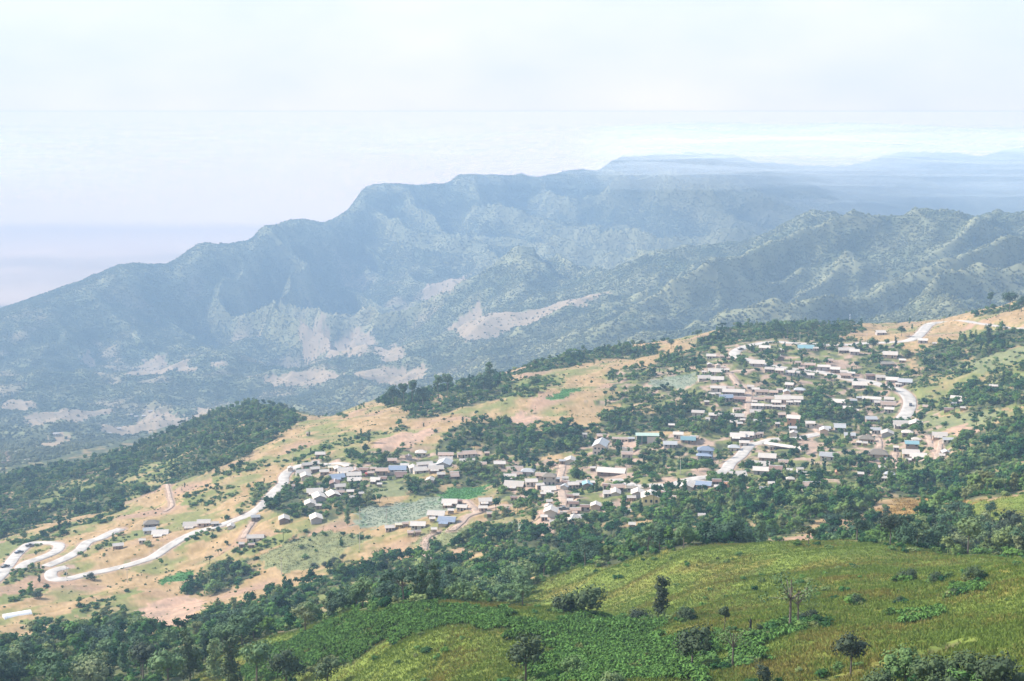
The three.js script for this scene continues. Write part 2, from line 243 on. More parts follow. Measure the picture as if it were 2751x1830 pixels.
area('wood', [[2190, 1452], [2340, 1400], [2440, 1425], [2480, 1400], [2600, 1410], [2751, 1400], [2900, 1400], [2900, 1500], [2751, 1498], [2620, 1494], [2490, 1480], [2380, 1460]]);
area('wood', [[-300, 1760], [0, 1738], [120, 1712], [220, 1690], [330, 1700], [400, 1722], [470, 1690], [560, 1662], [680, 1622], [790, 1580], [880, 1540], [960, 1518], [1100, 1500], [1190, 1500], [1280, 1540], [1400, 1562], [1450, 1566], [1400, 1600], [1250, 1618], [1150, 1622], [1000, 1642], [880, 1668], [760, 1706], [640, 1735], [560, 1780], [500, 1850], [0, 1850], [-300, 1850]]);
area('scrub', [[800, 1600], [1000, 1560], [1150, 1545], [1220, 1560], [1160, 1600], [1000, 1630], [880, 1640]]);
area('wood', [[520, 1545], [600, 1515], [680, 1505], [700, 1540], [640, 1578], [560, 1600], [500, 1608]]);
area('wood', [[2440, 960], [2520, 930], [2620, 905], [2751, 890], [2900, 870], [2900, 945], [2751, 950], [2640, 1000], [2560, 1015], [2480, 1000]]);
area('scrub', [[2400, 1000], [2500, 1010], [2620, 1000], [2751, 960], [2900, 950], [2900, 1090], [2751, 1090], [2640, 1110], [2500, 1110], [2440, 1060]]);
area('wood', [[2530, 1070], [2600, 1050], [2700, 1030], [2751, 1020], [2751, 1080], [2660, 1105], [2580, 1108]]);
area('wood', [[2600, 860], [2660, 845], [2751, 828], [2900, 800], [2900, 790], [2751, 812], [2640, 842]]);
for (const p of [[[165, 1546], [245, 1540], [330, 1515], [400, 1490], [402, 1499], [330, 1527], [250, 1554], [180, 1557]], [[-60, 1610], [0, 1603], [100, 1583], [130, 1573], [135, 1590], [60, 1614], [0, 1627]], [[50, 1668], [180, 1648], [300, 1608], [375, 1578], [385, 1592], [300, 1627], [190, 1664], [60, 1682]], [[235, 1652], [330, 1632], [378, 1640], [372, 1692], [250, 1722]], [[160, 1500], [260, 1465], [330, 1440], [420, 1413], [428, 1427], [330, 1458], [240, 1492], [170, 1514]], [[-60, 1480], [0, 1462], [150, 1415], [300, 1370], [345, 1358], [300, 1396], [150, 1452], [0, 1503]], [[478, 1362], [520, 1328], [620, 1305], [645, 1322], [560, 1368]], [[652, 1372], [678, 1308], [722, 1296], [708, 1348]], [[560, 1284], [700, 1238], [850, 1202], [1000, 1162], [1088, 1146], [1090, 1160], [1000, 1183], [850, 1225], [700, 1258], [570, 1300]], [[590, 1500], [700, 1450], [790, 1425], [800, 1440], [700, 1480], [620, 1520]], [[430, 1470], [520, 1440], [600, 1420], [610, 1432], [520, 1456], [440, 1484]], [[0, 1545], [60, 1520], [130, 1520], [140, 1535], [60, 1560], [0, 1575]], [[640, 1262], [760, 1222], [880, 1185], [890, 1196], [760, 1238], [650, 1278]]]) area('scrub', p);
// the village: houses, yards and garden trees
area('village', [[1620, 1010], [1700, 985], [1800, 990], [1880, 960], [1970, 925], [2050, 915], [2200, 905], [2350, 915], [2420, 925], [2440, 980], [2480, 1010], [2450, 1060], [2500, 1100], [2560, 1130], [2580, 1200], [2540, 1250], [2470, 1280], [2380, 1310], [2200, 1318], [2000, 1335], [1900, 1330], [1800, 1350], [1650, 1380], [1560, 1412], [1440, 1410], [1430, 1360], [1330, 1340], [1340, 1270], [1250, 1250], [1100, 1290], [1000, 1330], [940, 1330], [830, 1350], [800, 1290], [780, 1270], [800, 1240], [900, 1230], [1050, 1215], [1250, 1205], [1330, 1220], [1500, 1240], [1560, 1240], [1560, 1190], [1620, 1165], [1700, 1165], [1850, 1172], [1960, 1175], [2060, 1178], [2150, 1160], [2100, 1140], [1900, 1140], [1850, 1095], [1650, 1090], [1560, 1080], [1680, 1060]]);
area('wood', [[1840, 1135], [1930, 1128], [2020, 1126], [2110, 1122], [2190, 1140], [2160, 1158], [2060, 1174], [1950, 1170], [1860, 1164]]);
area('wood', [[1905, 1060], [1970, 1070], [1970, 1095], [1925, 1095]]);
area('wood', [[2150, 1075], [2260, 1080], [2300, 1105], [2280, 1140], [2200, 1140], [2140, 1110]]);
area('wood', [[1840, 1340], [1950, 1318], [2080, 1312], [2220, 1306], [2300, 1318], [2220, 1330], [2100, 1332], [1950, 1345]]);
// tilled plots
area('green', [[1180, 1322], [1240, 1312], [1302, 1306], [1316, 1316], [1290, 1330], [1250, 1342], [1200, 1344]]);
area('green', [[1466, 1070], [1500, 1052], [1545, 1044], [1562, 1050], [1530, 1066], [1490, 1076]]);
area('green', [[430, 1556], [500, 1535], [520, 1542], [440, 1572]]);
area('cabbage', [[955, 1374], [1060, 1352], [1180, 1332], [1206, 1346], [1240, 1362], [1170, 1384], [1090, 1404], [1030, 1412], [950, 1412]]);
area('cabbage', [[1745, 1022], [1790, 1012], [1862, 1004], [1872, 1022], [1860, 1036], [1800, 1042], [1752, 1042]]);
area('cabbage', [[1350, 1406], [1430, 1404], [1432, 1424], [1370, 1428]]);
area('cabbage', [[2590, 1130], [2640, 1122], [2660, 1135], [2600, 1146]]);
area('meadow', [[2480, 1120], [2600, 1108], [2700, 1108], [2690, 1125], [2640, 1150], [2560, 1160], [2500, 1140]]);
area('meadow', [[1110, 1440], [1200, 1420], [1290, 1412], [1250, 1450], [1190, 1490], [1160, 1502], [1120, 1470]]);
area('meadow', [[690, 1500], [800, 1440], [950, 1430], [1010, 1440], [900, 1500], [760, 1540]]);
area('meadow', [[2560, 990], [2660, 955], [2751, 930], [2751, 960], [2640, 1010]]);
area('meadow', [[1010, 1275], [1090, 1300], [1100, 1330], [1000, 1335], [985, 1320]]);
area('rust', [[2340, 1395], [2350, 1372], [2400, 1345], [2440, 1332], [2500, 1352], [2620, 1358], [2590, 1370], [2520, 1380], [2420, 1398]]);
area('earth', [[372, 1700], [378, 1640], [420, 1612], [500, 1598], [560, 1612], [540, 1655], [480, 1675], [420, 1690]]);
area('earth', [[1000, 1195], [1060, 1170], [1150, 1150], [1180, 1160], [1100, 1200], [1020, 1215]]);
area('earth', [[2540, 1150], [2600, 1140], [2620, 1165], [2560, 1180]]);
area('earth', [[1330, 1130], [1400, 1105], [1470, 1120], [1440, 1138], [1370, 1142]]);
// trodden yards
area('yard', [[1632, 1184], [1680, 1180], [1710, 1184], [1722, 1200], [1690, 1206], [1640, 1204]]);
area('yard', [[1575, 1268], [1610, 1256], [1690, 1262], [1722, 1270], [1700, 1284], [1645, 1292], [1600, 1284]]);
area('yard', [[780, 372], [900, 340], [1000, 350], [1060, 425], [1000, 505], [900, 455], [840, 425]], 'E');
area('yard', [[850, 985], [1000, 950], [1060, 1000], [1010, 1060], [900, 1050]], 'C');
area('yard', [[180, 1240], [380, 1160], [620, 1180], [720, 1240], [500, 1260]], 'C');
area('yard', [[1140, 330], [1240, 300], [1340, 330], [1330, 470], [1250, 420]], 'C');
area('yard', [[1420, 620], [1500, 570], [1700, 590], [1900, 640], [1980, 690], [1860, 680], [1600, 630]], 'C');
area('yard', [[1600, 960], [1660, 930], [1780, 980], [1760, 1030], [1640, 1030]], 'D');
area('yard', [[1430, 470], [1520, 440], [1560, 520], [1440, 590]], 'B');
area('yard', [[1560, 480], [1700, 460], [1900, 490], [1920, 540], [1620, 560]], 'D');
// foreground slopes
area('leafcrop', [[640, 1830], [700, 1760], [800, 1712], [900, 1678], [1000, 1650], [1110, 1632], [1240, 1630], [1330, 1642], [1420, 1680], [1560, 1660], [1640, 1655], [1720, 1690], [1790, 1720], [1880, 1760], [1830, 1850], [1480, 1850], [1430, 1780], [1470, 1740], [1400, 1712], [1300, 1695], [1200, 1690], [1120, 1700], [1020, 1740], [940, 1775], [860, 1790], [760, 1850]]);
area('leafcrop', [[1900, 1735], [1960, 1720], [2030, 1735], [2100, 1680], [2200, 1662], [2190, 1690], [2080, 1720], [2020, 1790], [1940, 1790]]);
area('leafcrop', [[2370, 1662], [2440, 1650], [2480, 1662], [2470, 1682], [2380, 1685]]);
area('leafcrop', [[2530, 1605], [2580, 1582], [2650, 1575], [2660, 1592], [2590, 1602], [2540, 1618]]);
// openings and ploughed ground in the far valley
const far = [[[330, 1010], [380, 965], [440, 950], [500, 965], [530, 1000], [440, 1005], [390, 1010]], [[800, 905], [840, 880], [890, 905], [920, 960], [870, 950]], [[900, 920], [960, 880], [1010, 905], [980, 965], [930, 960]], [[1000, 930], [1060, 905], [1100, 960], [1030, 970]], [[950, 1000], [1050, 980], [1150, 985], [1140, 1020], [1010, 1030], [940, 1025]], [[0, 1080], [60, 1075], [100, 1095], [0, 1100]], [[60, 1120], [200, 1100], [330, 1088], [230, 1130], [110, 1150]], [[260, 1150], [380, 1105], [480, 1108], [500, 1140], [400, 1160]], [[100, 1200], [170, 1160], [180, 1200]], [[500, 1130], [560, 1080], [580, 1105], [530, 1140]], [[210, 960], [240, 940], [280, 985], [250, 990]], [[700, 1010], [860, 990], [930, 1005], [800, 1045]], [[560, 990], [600, 960], [610, 985]], [[1180, 900], [1260, 850], [1400, 840], [1560, 800], [1640, 790], [1560, 830], [1380, 880], [1250, 920]], [[1130, 780], [1250, 730], [1260, 750], [1170, 800]], [[1230, 860], [1280, 815], [1300, 820], [1260, 865]]];
for (const p of far) area('clearing', p);

const KIND = {}; let kindN = 0; for (const k of ['field', 'wood', 'scrub', 'village', 'green', 'cabbage', 'meadow', 'rust', 'earth', 'yard', 'leafcrop', 'clearing', 'slope', 'range', 'plain']) KIND[k] = kindN++;
const browTop = new Float32Array(NA * NR), zoneOf = new Uint8Array(NA * NR), col = new Float32Array(NA * NR * 3);
const C = { straw: [0.285, 0.192, 0.10], straw2: [0.23, 0.15, 0.068], olive: [0.135, 0.142, 0.048], pink: [0.255, 0.16, 0.11], floor: [0.055, 0.062, 0.03], earth: [0.34, 0.215, 0.145], green: [0.06, 0.14, 0.04], cabbage: [0.185, 0.195, 0.135], meadow: [0.165, 0.165, 0.075], rust: [0.25, 0.155, 0.055], yard: [0.30, 0.205, 0.148], grass: [0.125, 0.155, 0.032], grassB: [0.165, 0.145, 0.036], leafsoil: [0.06, 0.075, 0.03], forest: [0.04, 0.058, 0.028], bush: [0.055, 0.07, 0.035], brow: [0.20, 0.186, 0.098], tan: [0.275, 0.20, 0.128], plainA: [0.50, 0.38, 0.25], plainB: [0.17, 0.17, 0.10] };
const blend = (a, b, t) => [mix(a[0], b[0], t), mix(a[1], b[1], t), mix(a[2], b[2], t)];
for (let i = 0; i < NA; i++) for (let j = 0; j < NR; j++) {
  const o = i * NR + j, r = ROWS[j], x = SX[i] * r, z = SZ[i] * r, azd = AZ[i] * 180 / Math.PI;
  let kind = r > 7275 && HT[o] < 105 ? 'plain' : r > 1430 ? 'range' : 'field';
  if (r < 470) { const px = CX + Math.tan(AZ[i]) * FL; kind = r < Math.exp(lofts[4][0](AZ[i])) * 1.03 ? 'slope' : (px > 2400 && r < Math.exp(lofts[6][0](AZ[i])) * 1.03 ? 'slope' : 'field'); }
  const wob = r < 1500 ? 1 : 3, wx = x + wob * (3.2 * n2(x / 11, z / 11) + 2 * n2b(x / 37, z / 37)), wz = z + wob * (3.2 * n2b(x / 11, z / 11) + 2 * n2c(x / 37, z / 37));
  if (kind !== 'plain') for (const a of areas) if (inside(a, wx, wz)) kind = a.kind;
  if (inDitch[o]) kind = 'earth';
  zoneOf[o] = KIND[kind];
  const n1 = fbm(n2, x / 60, z / 60, 3), nf = n2b(x / 3.1, z / 3.1), nm = fbm(n2c, x / 14, z / 14, 3);
  let c;
  if (kind === 'field') {
    c = blend(C.straw, C.straw2, sstep(-0.2, 0.4, nm)); c = blend(c, C.olive, sstep(-0.05, 0.4, n1 + 0.35 * nm) * 0.9); c = blend(c, C.pink, sstep(0.1, 0.5, fbm(n2b, x / 85 + 7, z / 85, 2)) * 0.8);
  } else if (kind === 'wood') c = blend(blend(C.floor, C.olive, sstep(0.0, 0.5, nm) * 0.6), C.straw, sstep(0.12, 0.38, -fbm(n2c, x / 38, z / 38, 2)) * 0.75);
  else if (kind === 'scrub') c = blend(C.olive, C.straw, sstep(0, 0.5, n1 + nm * 0.4) * 0.7);
  else if (kind === 'village') c = blend(blend(C.olive, C.floor, sstep(-0.1, 0.3, nm)), C.yard, sstep(0.0, 0.35, fbm(n2, x / 22 + 3, z / 22, 3)));
  else if (kind === 'slope') { c = blend(C.grass, C.grassB, sstep(-0.05, 0.45, fbm(n2b, x / 26, z / 26, 3))); c = blend(c, C.leafsoil, sstep(0.25, 0.6, nm) * 0.6); }
  else if (kind === 'leafcrop') c = C.leafsoil;
  else if (kind === 'clearing') c = blend(C.tan, C.forest, sstep(0.2, 0.6, nm) * 0.6);
  else if (kind === 'range') { const cv = i > 20 && i < NA - 21 && j > 8 && j < NR - 9 ? HT[o] - 0.25 * (HT[o - 20 * NR] + HT[o + 20 * NR] + HT[o - 8] + HT[o + 8]) : 0, top = sstep(7, 18, cv + 5 * nm); const lo = 1 - sstep(360, 620, HT[o]); const t = sstep(0.18, 0.5, fbm(n2b, x / 300, z / 300, 4) + 0.16 * lo - 0.06) * (0.06 + (azd < -3 ? 0.6 : 0.4) * lo); c = blend(blend(C.bush, C.brow, clamp(0.42 + 0.7 * fbm(n2, x / 190, z / 190, 4), 0.1, 1)), C.tan, t * sstep(-3, 6, azd * -1 + 8)); c = blend(c, C.brow, 0.6 * top); browTop[o] = clamp(cv / 26, -1, 1); const mot = 1 + 0.24 * n2(x / 42, z / 42) + 0.24 * n2b(x / 85, z / 85); c = [c[0] * mot, c[1] * mot, c[2] * mot]; }  // ridge tops paler: dry grass, plus sunlit crest lines put into the colour
  else if (kind === 'plain') { const f = n2(Math.round(x / 260 + 0.8 * n2b(x / 900, z / 900)) * 3.7, Math.round(z / 420) * 2.9); c = blend(C.plainA, C.plainB, sstep(-0.5, 0.7, f + 0.8 * fbm(n2c, x / 1500, z / 1500, 3))); }
  else c = C[kind];
  if (['green', 'cabbage', 'meadow', 'rust', 'earth', 'yard'].includes(kind)) c = blend(c, [c[0] * 0.72, c[1] * 0.78, c[2] * 0.8], sstep(-0.3, 0.5, nm));
  if (kind === 'cabbage') c = blend(c, C.green, sstep(0.25, 0.6, nm) * 0.5);
  if (onRoad[o] < 2.2 && r > 300) c = blend(C.yard, c, sstep(0.6, 2.2, onRoad[o] + nm));
  if (inDitch[o]) c = [0.09, 0.065, 0.04];  // shadow of the scarp painted in as dark earth
  const k = r < 1450 ? 1 + 0.16 * nf + 0.10 * n2(x / 1.3, z / 1.3) : 1;
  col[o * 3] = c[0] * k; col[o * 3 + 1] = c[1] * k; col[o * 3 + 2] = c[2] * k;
}
const landMat = new THREE.MeshStandardMaterial({ vertexColors: true, roughness: 1 });
landMat.specularIntensity = 0.15;
function landSheet(name, j0, j1, label) {
  const nr = j1 - j0 + 1, pos = new Float32Array(NA * nr * 3), cc = new Float32Array(NA * nr * 3), idx = [];
  for (let i = 0; i < NA; i++) for (let j = 0; j < nr; j++) {
    const o = i * NR + j + j0, q = (i * nr + j) * 3, r = ROWS[j + j0];
    pos[q] = SX[i] * r; pos[q + 1] = HT[o]; pos[q + 2] = SZ[i] * r; cc[q] = col[o * 3]; cc[q + 1] = col[o * 3 + 1]; cc[q + 2] = col[o * 3 + 2];
    if (i < NA - 1 && j < nr - 1) { const a = i * nr + j, b = a + nr; idx.push(a, b, a + 1, b, b + 1, a + 1); }
  }
  const g = new THREE.BufferGeometry();
  g.setAttribute('position', new THREE.BufferAttribute(pos, 3)); g.setAttribute('color', new THREE.BufferAttribute(cc, 3)); g.setIndex(idx); g.computeVertexNormals();
  return tag(mesh(name, g, landMat), label, 'terrain', null, 'structure');
}
const rowAt = (r) => cellOf(ROWS, r);
landSheet('hillside', 0, rowAt(1430), 'hillside of grass slopes, straw fields and gullies that carries the village');
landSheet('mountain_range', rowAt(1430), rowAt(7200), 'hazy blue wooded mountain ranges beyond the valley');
landSheet('plain', rowAt(7200), NR - 1, 'pale flat plain fading into white haze');

// paving
const concrete = new THREE.MeshStandardMaterial({ vertexColors: true, roughness: 0.95 });
for (const { kind, width, s } of roads) {
  const pos = [], cc = [], idx = [], base = kind === 'main' ? [0.37, 0.325, 0.28] : [0.34, 0.235, 0.165], prof = [[-0.5, -0.5, 0], [-0.5, 0, 0], [-0.25, 0.03, 1], [0, 0.05, 0.9], [0.25, 0.03, 1], [0.5, 0, 0], [0.5, -0.5, 0]];
  s.forEach((q, i) => {
    const a = s[Math.max(0, i - 1)], b = s[Math.min(s.length - 1, i + 1)], l = Math.hypot(b.x - a.x, b.z - a.z) || 1, nx = -(b.z - a.z) / l, nz = (b.x - a.x) / l;
    const ww = width * (kind === 'lane' ? 1 + 0.22 * n2(i / 4, width) : 1);
    for (const [u, v] of prof) {
      const x = q.x + nx * u * ww, z = q.z + nz * u * ww; pos.push(x, q.y + 0.1 + v, z);
      const k = 1 + 0.22 * n2(x / 9, z / 9) + 0.14 * n2b(x / 1.7, z / 1.7) - 0.16 * sstep(0.3, 0.6, n2c(x / 3, z / 3)) - 0.06 * (Math.abs(u) < 0.3 && Math.abs(u) > 0.1 ? 1 : 0); cc.push(base[0] * k, base[1] * k, base[2] * k);
    }
    if (i) for (let e = 0; e < 6; e++) { const p = (i - 1) * 7 + e, n = i * 7 + e; idx.push(p, p + 1, n, n, p + 1, n + 1); }
  });
  const g = new THREE.BufferGeometry(); g.setAttribute('position', new THREE.Float32BufferAttribute(pos, 3)); g.setAttribute('color', new THREE.Float32BufferAttribute(cc, 3)); g.setIndex(idx); g.computeVertexNormals();
  const o = mesh(kind === 'main' ? 'road' : 'dirt_lane', g, concrete);
  tag(o, kind === 'main' ? 'pale concrete road winding along the hillside' : 'narrow dirt lane of trodden pale earth', kind === 'main' ? 'road' : 'lane', kind === 'main' ? 'stretches of concrete road' : 'dirt lanes', 'structure');
}
// ---------------------------------------------------------------- vegetation shapes (unit height, base at the origin)
function leafy(seed, { lobes, leaf, count, core = 0, droop = 0.35, inner = 0.72 }) {
  const R = rngOf(seed), pos = [], v = new THREE.Vector3(), n = new THREE.Vector3(), a = new THREE.Vector3(), b = new THREE.Vector3(), tot = lobes.reduce((s, l) => s + l[3] * l[3], 0);
  for (const [lx, ly, lz, lr, sq = 0.8] of lobes) {
    const m = Math.max(3, Math.round(count * lr * lr / tot));
    for (let k = 0; k < m; k++) {
      const y = 1 - 2 * (k + R()) / m, t = k * 2.39996 + R() * 0.8, q = Math.sqrt(Math.max(0, 1 - y * y));
      n.set(Math.cos(t) * q, y, Math.sin(t) * q);
      const rad = lr * (inner + (1.08 - inner) * Math.sqrt(R()));
      v.set(lx + n.x * rad, ly + n.y * rad * sq, lz + n.z * rad);
      n.x += (R() - 0.5) * 1.5; n.y += (R() - 0.5) * 1.5 + 0.35; n.z += (R() - 0.5) * 1.5; n.normalize();
      a.set(R() - 0.5, R() - 0.5, R() - 0.5).cross(n).normalize(); b.crossVectors(n, a);
      const s = leaf * (0.6 + 0.8 * R()), w = s * (0.45 + 0.35 * R()), d = -droop * s * 0.5;
      const p = (i, j, k2) => [v.x + a.x * i + b.x * j + n.x * k2, v.y + a.y * i + b.y * j + n.y * k2, v.z + a.z * i + b.z * j + n.z * k2];
      const A = p(-s * 0.5, 0, d), B = p(0, -w * 0.5, 0), Cc = p(s * 0.5, 0, d), Dd = p(0, w * 0.5, 0);
      pos.push(...A, ...B, ...Dd, ...B, ...Cc, ...Dd);
    }
    if (core) {
      const g = new THREE.IcosahedronGeometry(lr * core, 1), q = g.attributes.position;
      for (let i = 0; i < q.count; i++) { const x = q.getX(i), y = q.getY(i), z = q.getZ(i), k = 1 + 0.22 * n2(x * 40 / lr * 0.1 + seed, (y + z) * 4 / lr); pos.push(lx + x * k, ly + y * k * sq, lz + z * k); }
    }
  }
  const g = new THREE.BufferGeometry(); g.setAttribute('position', new THREE.Float32BufferAttribute(pos, 3)); g.computeVertexNormals();
  return g;
}
function limb(pts, r0, r1, seg = 5) { // tapering, jointed
  const pos = [], idx = [];
  pts.forEach((p, i) => { const r = mix(r0, r1, i / (pts.length - 1)); for (let k = 0; k < seg; k++) { const t = k / seg * Math.PI * 2; pos.push(p[0] + Math.cos(t) * r, p[1], p[2] + Math.sin(t) * r); } if (i) for (let k = 0; k < seg; k++) { const a = (i - 1) * seg + k, b = (i - 1) * seg + (k + 1) % seg; idx.push(a, a + seg, b, b, a + seg, b + seg); } });
  const g = new THREE.BufferGeometry(); g.setAttribute('position', new THREE.Float32BufferAttribute(pos, 3)); g.setIndex(idx); const f = g.toNonIndexed(); f.computeVertexNormals(); return f;
}
function trunkOf(seed, top, lobes, r = 0.022) {
  const R = rngOf(seed), bend = (R() - 0.5) * 0.06, parts = [limb([[0, -0.04, 0], [bend * 0.4, top * 0.35, 0], [bend, top * 0.7, bend], [bend * 0.6, top, 0]], r, r * 0.45)];
  for (const l of lobes.slice(0, 11)) parts.push(limb([[bend, top * 0.62, bend], [l[0] * 0.5 + bend * 0.5, mix(top * 0.62, l[1], 0.6), l[2] * 0.5], [l[0] * 0.92, l[1], l[2] * 0.92]], r * 0.5, r * 0.14, 4));
  return mergeGeometries(parts);
}
function lobesOf(seed, form) {
  const R = rngOf(seed), L = [];
  if (form === 'round') { L.push([0, 0.62, 0, 0.24]); for (let k = 0; k < 7; k++) { const t = k * 2.4 + R(), q = 0.16 + 0.1 * R(); L.push([Math.cos(t) * q, 0.44 + 0.36 * R(), Math.sin(t) * q, 0.13 + 0.09 * R()]); } L.push([0.03, 0.82, 0, 0.15]); }
  if (form === 'tall') for (let k = 0; k < 9; k++) { const u = k / 8, t = k * 2.4 + R(); L.push([Math.cos(t) * 0.075, 0.24 + 0.68 * u, Math.sin(t) * 0.075, (0.14 - 0.05 * u) * (0.8 + 0.4 * R()), 0.95]); }
  if (form === 'airy') for (let k = 0; k < 11; k++) { const t = k * 2.4 + R(), q = 0.1 + 0.3 * R(); L.push([Math.cos(t) * q, 0.6 + 0.34 * R() - q * 0.25, Math.sin(t) * q, 0.09 + 0.05 * R(), 0.75]); }
  if (form === 'spread') for (let k = 0; k < 11; k++) { const t = k * 2.4 + R(), q = k < 3 ? 0.12 : 0.24 + 0.16 * R(); L.push([Math.cos(t) * q, 0.66 + 0.2 * R() - q * 0.2, Math.sin(t) * q, 0.1 + 0.06 * R(), 0.55]); }
  if (form === 'bush') for (let k = 0; k < 7; k++) { const t = k * 2.4 + R(), q = k ? 0.18 + 0.22 * R() : 0; L.push([Math.cos(t) * q, 0.3 + 0.3 * R(), Math.sin(t) * q, 0.2 + 0.14 * R(), 0.95]); }
  if (form === 'high') for (let k = 0; k < 7; k++) { const t = k * 2.4 + R(), q = k ? 0.06 + 0.07 * R() : 0; L.push([Math.cos(t) * q, 0.66 + 0.26 * R(), Math.sin(t) * q, 0.075 + 0.05 * R(), 0.9]); }
  return L;
}
const barkMat = matte(0.10, 0.082, 0.066, 1);
const leafMat = new THREE.MeshStandardMaterial({ color: 0xffffff, roughness: 0.85, side: THREE.DoubleSide }); leafMat.specularIntensity = 0.08;
const GREENS = [[0.015, 0.048, 0.0176], [0.023, 0.062, 0.02], [0.036, 0.084, 0.024], [0.066, 0.12, 0.0336], [0.095, 0.138, 0.0416], [0.125, 0.148, 0.0544], [0.066, 0.12, 0.0256], [0.012, 0.026, 0.0064], [0.02, 0.04, 0.0088], [0.034, 0.06, 0.0136]];
const leafMats = GREENS.map((c) => { const m = leafMat.clone(); m.color.setRGB(...c); return m; });

// ---------------------------------------------------------------- where the land can be seen, so that nothing grows that no one sees
const seenTop = new Float32Array(NA * NR); // steepest line of sight that the land nearer by leaves free
for (let i = 0; i < NA; i++) { let m = -9; for (let j = 0; j < NR; j++) { seenTop[i * NR + j] = m; m = Math.max(m, (HT[i * NR + j] - EYE) / ROWS[j]); } }
const footprints = new Map(); // houses and trees already standing, by 8 m cell
function occupy(x, z, r) { const k = Math.floor(x / 8) + ',' + Math.floor(z / 8); if (!footprints.has(k)) footprints.set(k, []); footprints.get(k).push([x, z, r]); }
function blocked(x, z, pad = 0) { const a = Math.floor(x / 8), b = Math.floor(z / 8); for (let i = -2; i <= 2; i++) for (let j = -2; j <= 2; j++) for (const [px, pz, r] of footprints.get((a + i) + ',' + (b + j)) ?? []) if (Math.hypot(px - x, pz - z) < r + pad) return true; return false; }
const UPV1 = new THREE.Vector3(0, 1, 0);
// ---------------------------------------------------------------- houses
function sheetTex(seed, streak) { // weathered metal sheet: faint corrugation and rust bloom
  const N = 256, d = new Uint8Array(N * N * 4), R = rngOf(seed);
  for (let y = 0; y < N; y++) for (let x = 0; x < N; x++) {
    const u = x / N * 6.283, v = y / N * 6.283, a = n2(Math.cos(u) * 1.6 + seed, Math.sin(u) * 1.6 + Math.cos(v) * 0.9), b = n2b(Math.cos(u) * 9 + seed, Math.sin(u) * 9 + Math.sin(v) * 2.2 + Math.cos(v) * 2), f = R();
    const k = 0.86 + 0.09 * a + 0.09 * b + 0.05 * (f - 0.5) + 0.05 * Math.sin(x / N * 6.283 * 32), rust = streak * sstep(0.15, 0.75, 0.7 * b + 0.6 * a + 0.25 * (f - 0.5));
    const o = (y * N + x) * 4; d[o] = clamp(255 * k * mix(1, 0.86, rust), 0, 255); d[o + 1] = clamp(255 * k * mix(1, 0.68, rust), 0, 255); d[o + 2] = clamp(255 * k * mix(1, 0.52, rust), 0, 255); d[o + 3] = 255;
  }
  const t = new THREE.DataTexture(d, N, N); t.wrapS = t.wrapT = THREE.RepeatWrapping; t.magFilter = THREE.LinearFilter; t.colorSpace = THREE.SRGBColorSpace; t.repeat.set(0.25, 0.25); t.needsUpdate = true; return t;
}
const TEX = [sheetTex(3, 0.5), sheetTex(8, 0.9), sheetTex(15, 0.2)];
const ROOF = { w: ['white roofed', [0.60, 0.525, 0.45], 0], p: ['pinkish roofed', [0.46, 0.335, 0.26], 1], b: ['blue roofed', [0.24, 0.28, 0.35], 2], g: ['grey roofed', [0.42, 0.41, 0.40], 2], r: ['rusty roofed', [0.25, 0.15, 0.11], 1], t: ['teal roofed', [0.20, 0.34, 0.36], 2], o: ['orange roofed', [0.52, 0.24, 0.12], 0], d: ['thatched', [0.27, 0.23, 0.18], 0], y: ['cream roofed', [0.64, 0.58, 0.42], 0], n: ['green roofed', [0.42, 0.52, 0.42], 2] };
const roofMats = {}; for (const k in ROOF) roofMats[k] = [0.86, 1.0, 1.12].map((s) => new THREE.MeshStandardMaterial({ color: new THREE.Color().setRGB(...ROOF[k][1].map((c) => Math.min(0.8, c * s))), map: TEX[ROOF[k][2]], roughness: k === 'd' ? 1 : 0.62, metalness: 0 }));
const wallMats = [[0.27, 0.19, 0.13], [0.40, 0.34, 0.28], [0.19, 0.14, 0.11], [0.48, 0.42, 0.34], [0.33, 0.29, 0.27], [0.46, 0.33, 0.24]].map((c) => matte(...c));
const darkMat = matte(0.035, 0.032, 0.03, 0.5), doorMat = matte(0.11, 0.07, 0.045), frameMat = matte(0.42, 0.38, 0.33), capMat = matte(0.46, 0.42, 0.38, 0.6);
const greenWall = matte(0.16, 0.40, 0.22), creamWall = matte(0.62, 0.50, 0.26), orangeWall = matte(0.46, 0.24, 0.14), pinkWall = matte(0.60, 0.48, 0.42), blueWall = matte(0.30, 0.36, 0.45);
function boxGeo(w, h, d, x = 0, y = 0, z = 0) { const g = new THREE.BoxGeometry(w, h, d); g.translate(x, y, z); return g; }
function shell(section, L) { // closed cross-section (z,y) drawn along x, flat faces, uv in metres
  const sh = new THREE.Shape(section.map(([z, y]) => new THREE.Vector2(z, y))), g = new THREE.ExtrudeGeometry(sh, { depth: L, bevelEnabled: false });
  g.translate(0, 0, -L / 2); g.rotateY(Math.PI / 2); return g;
}
function gableRoof(L, W, y0, rise, ov, t) { const w = W / 2 + ov, e = y0 - rise * ov / (W / 2), y1 = y0 + rise; return shell([[-w, e], [0, y1], [w, e], [w, e + t], [0, y1 + t * 1.15], [-w, e + t]], L + ov * 2); }
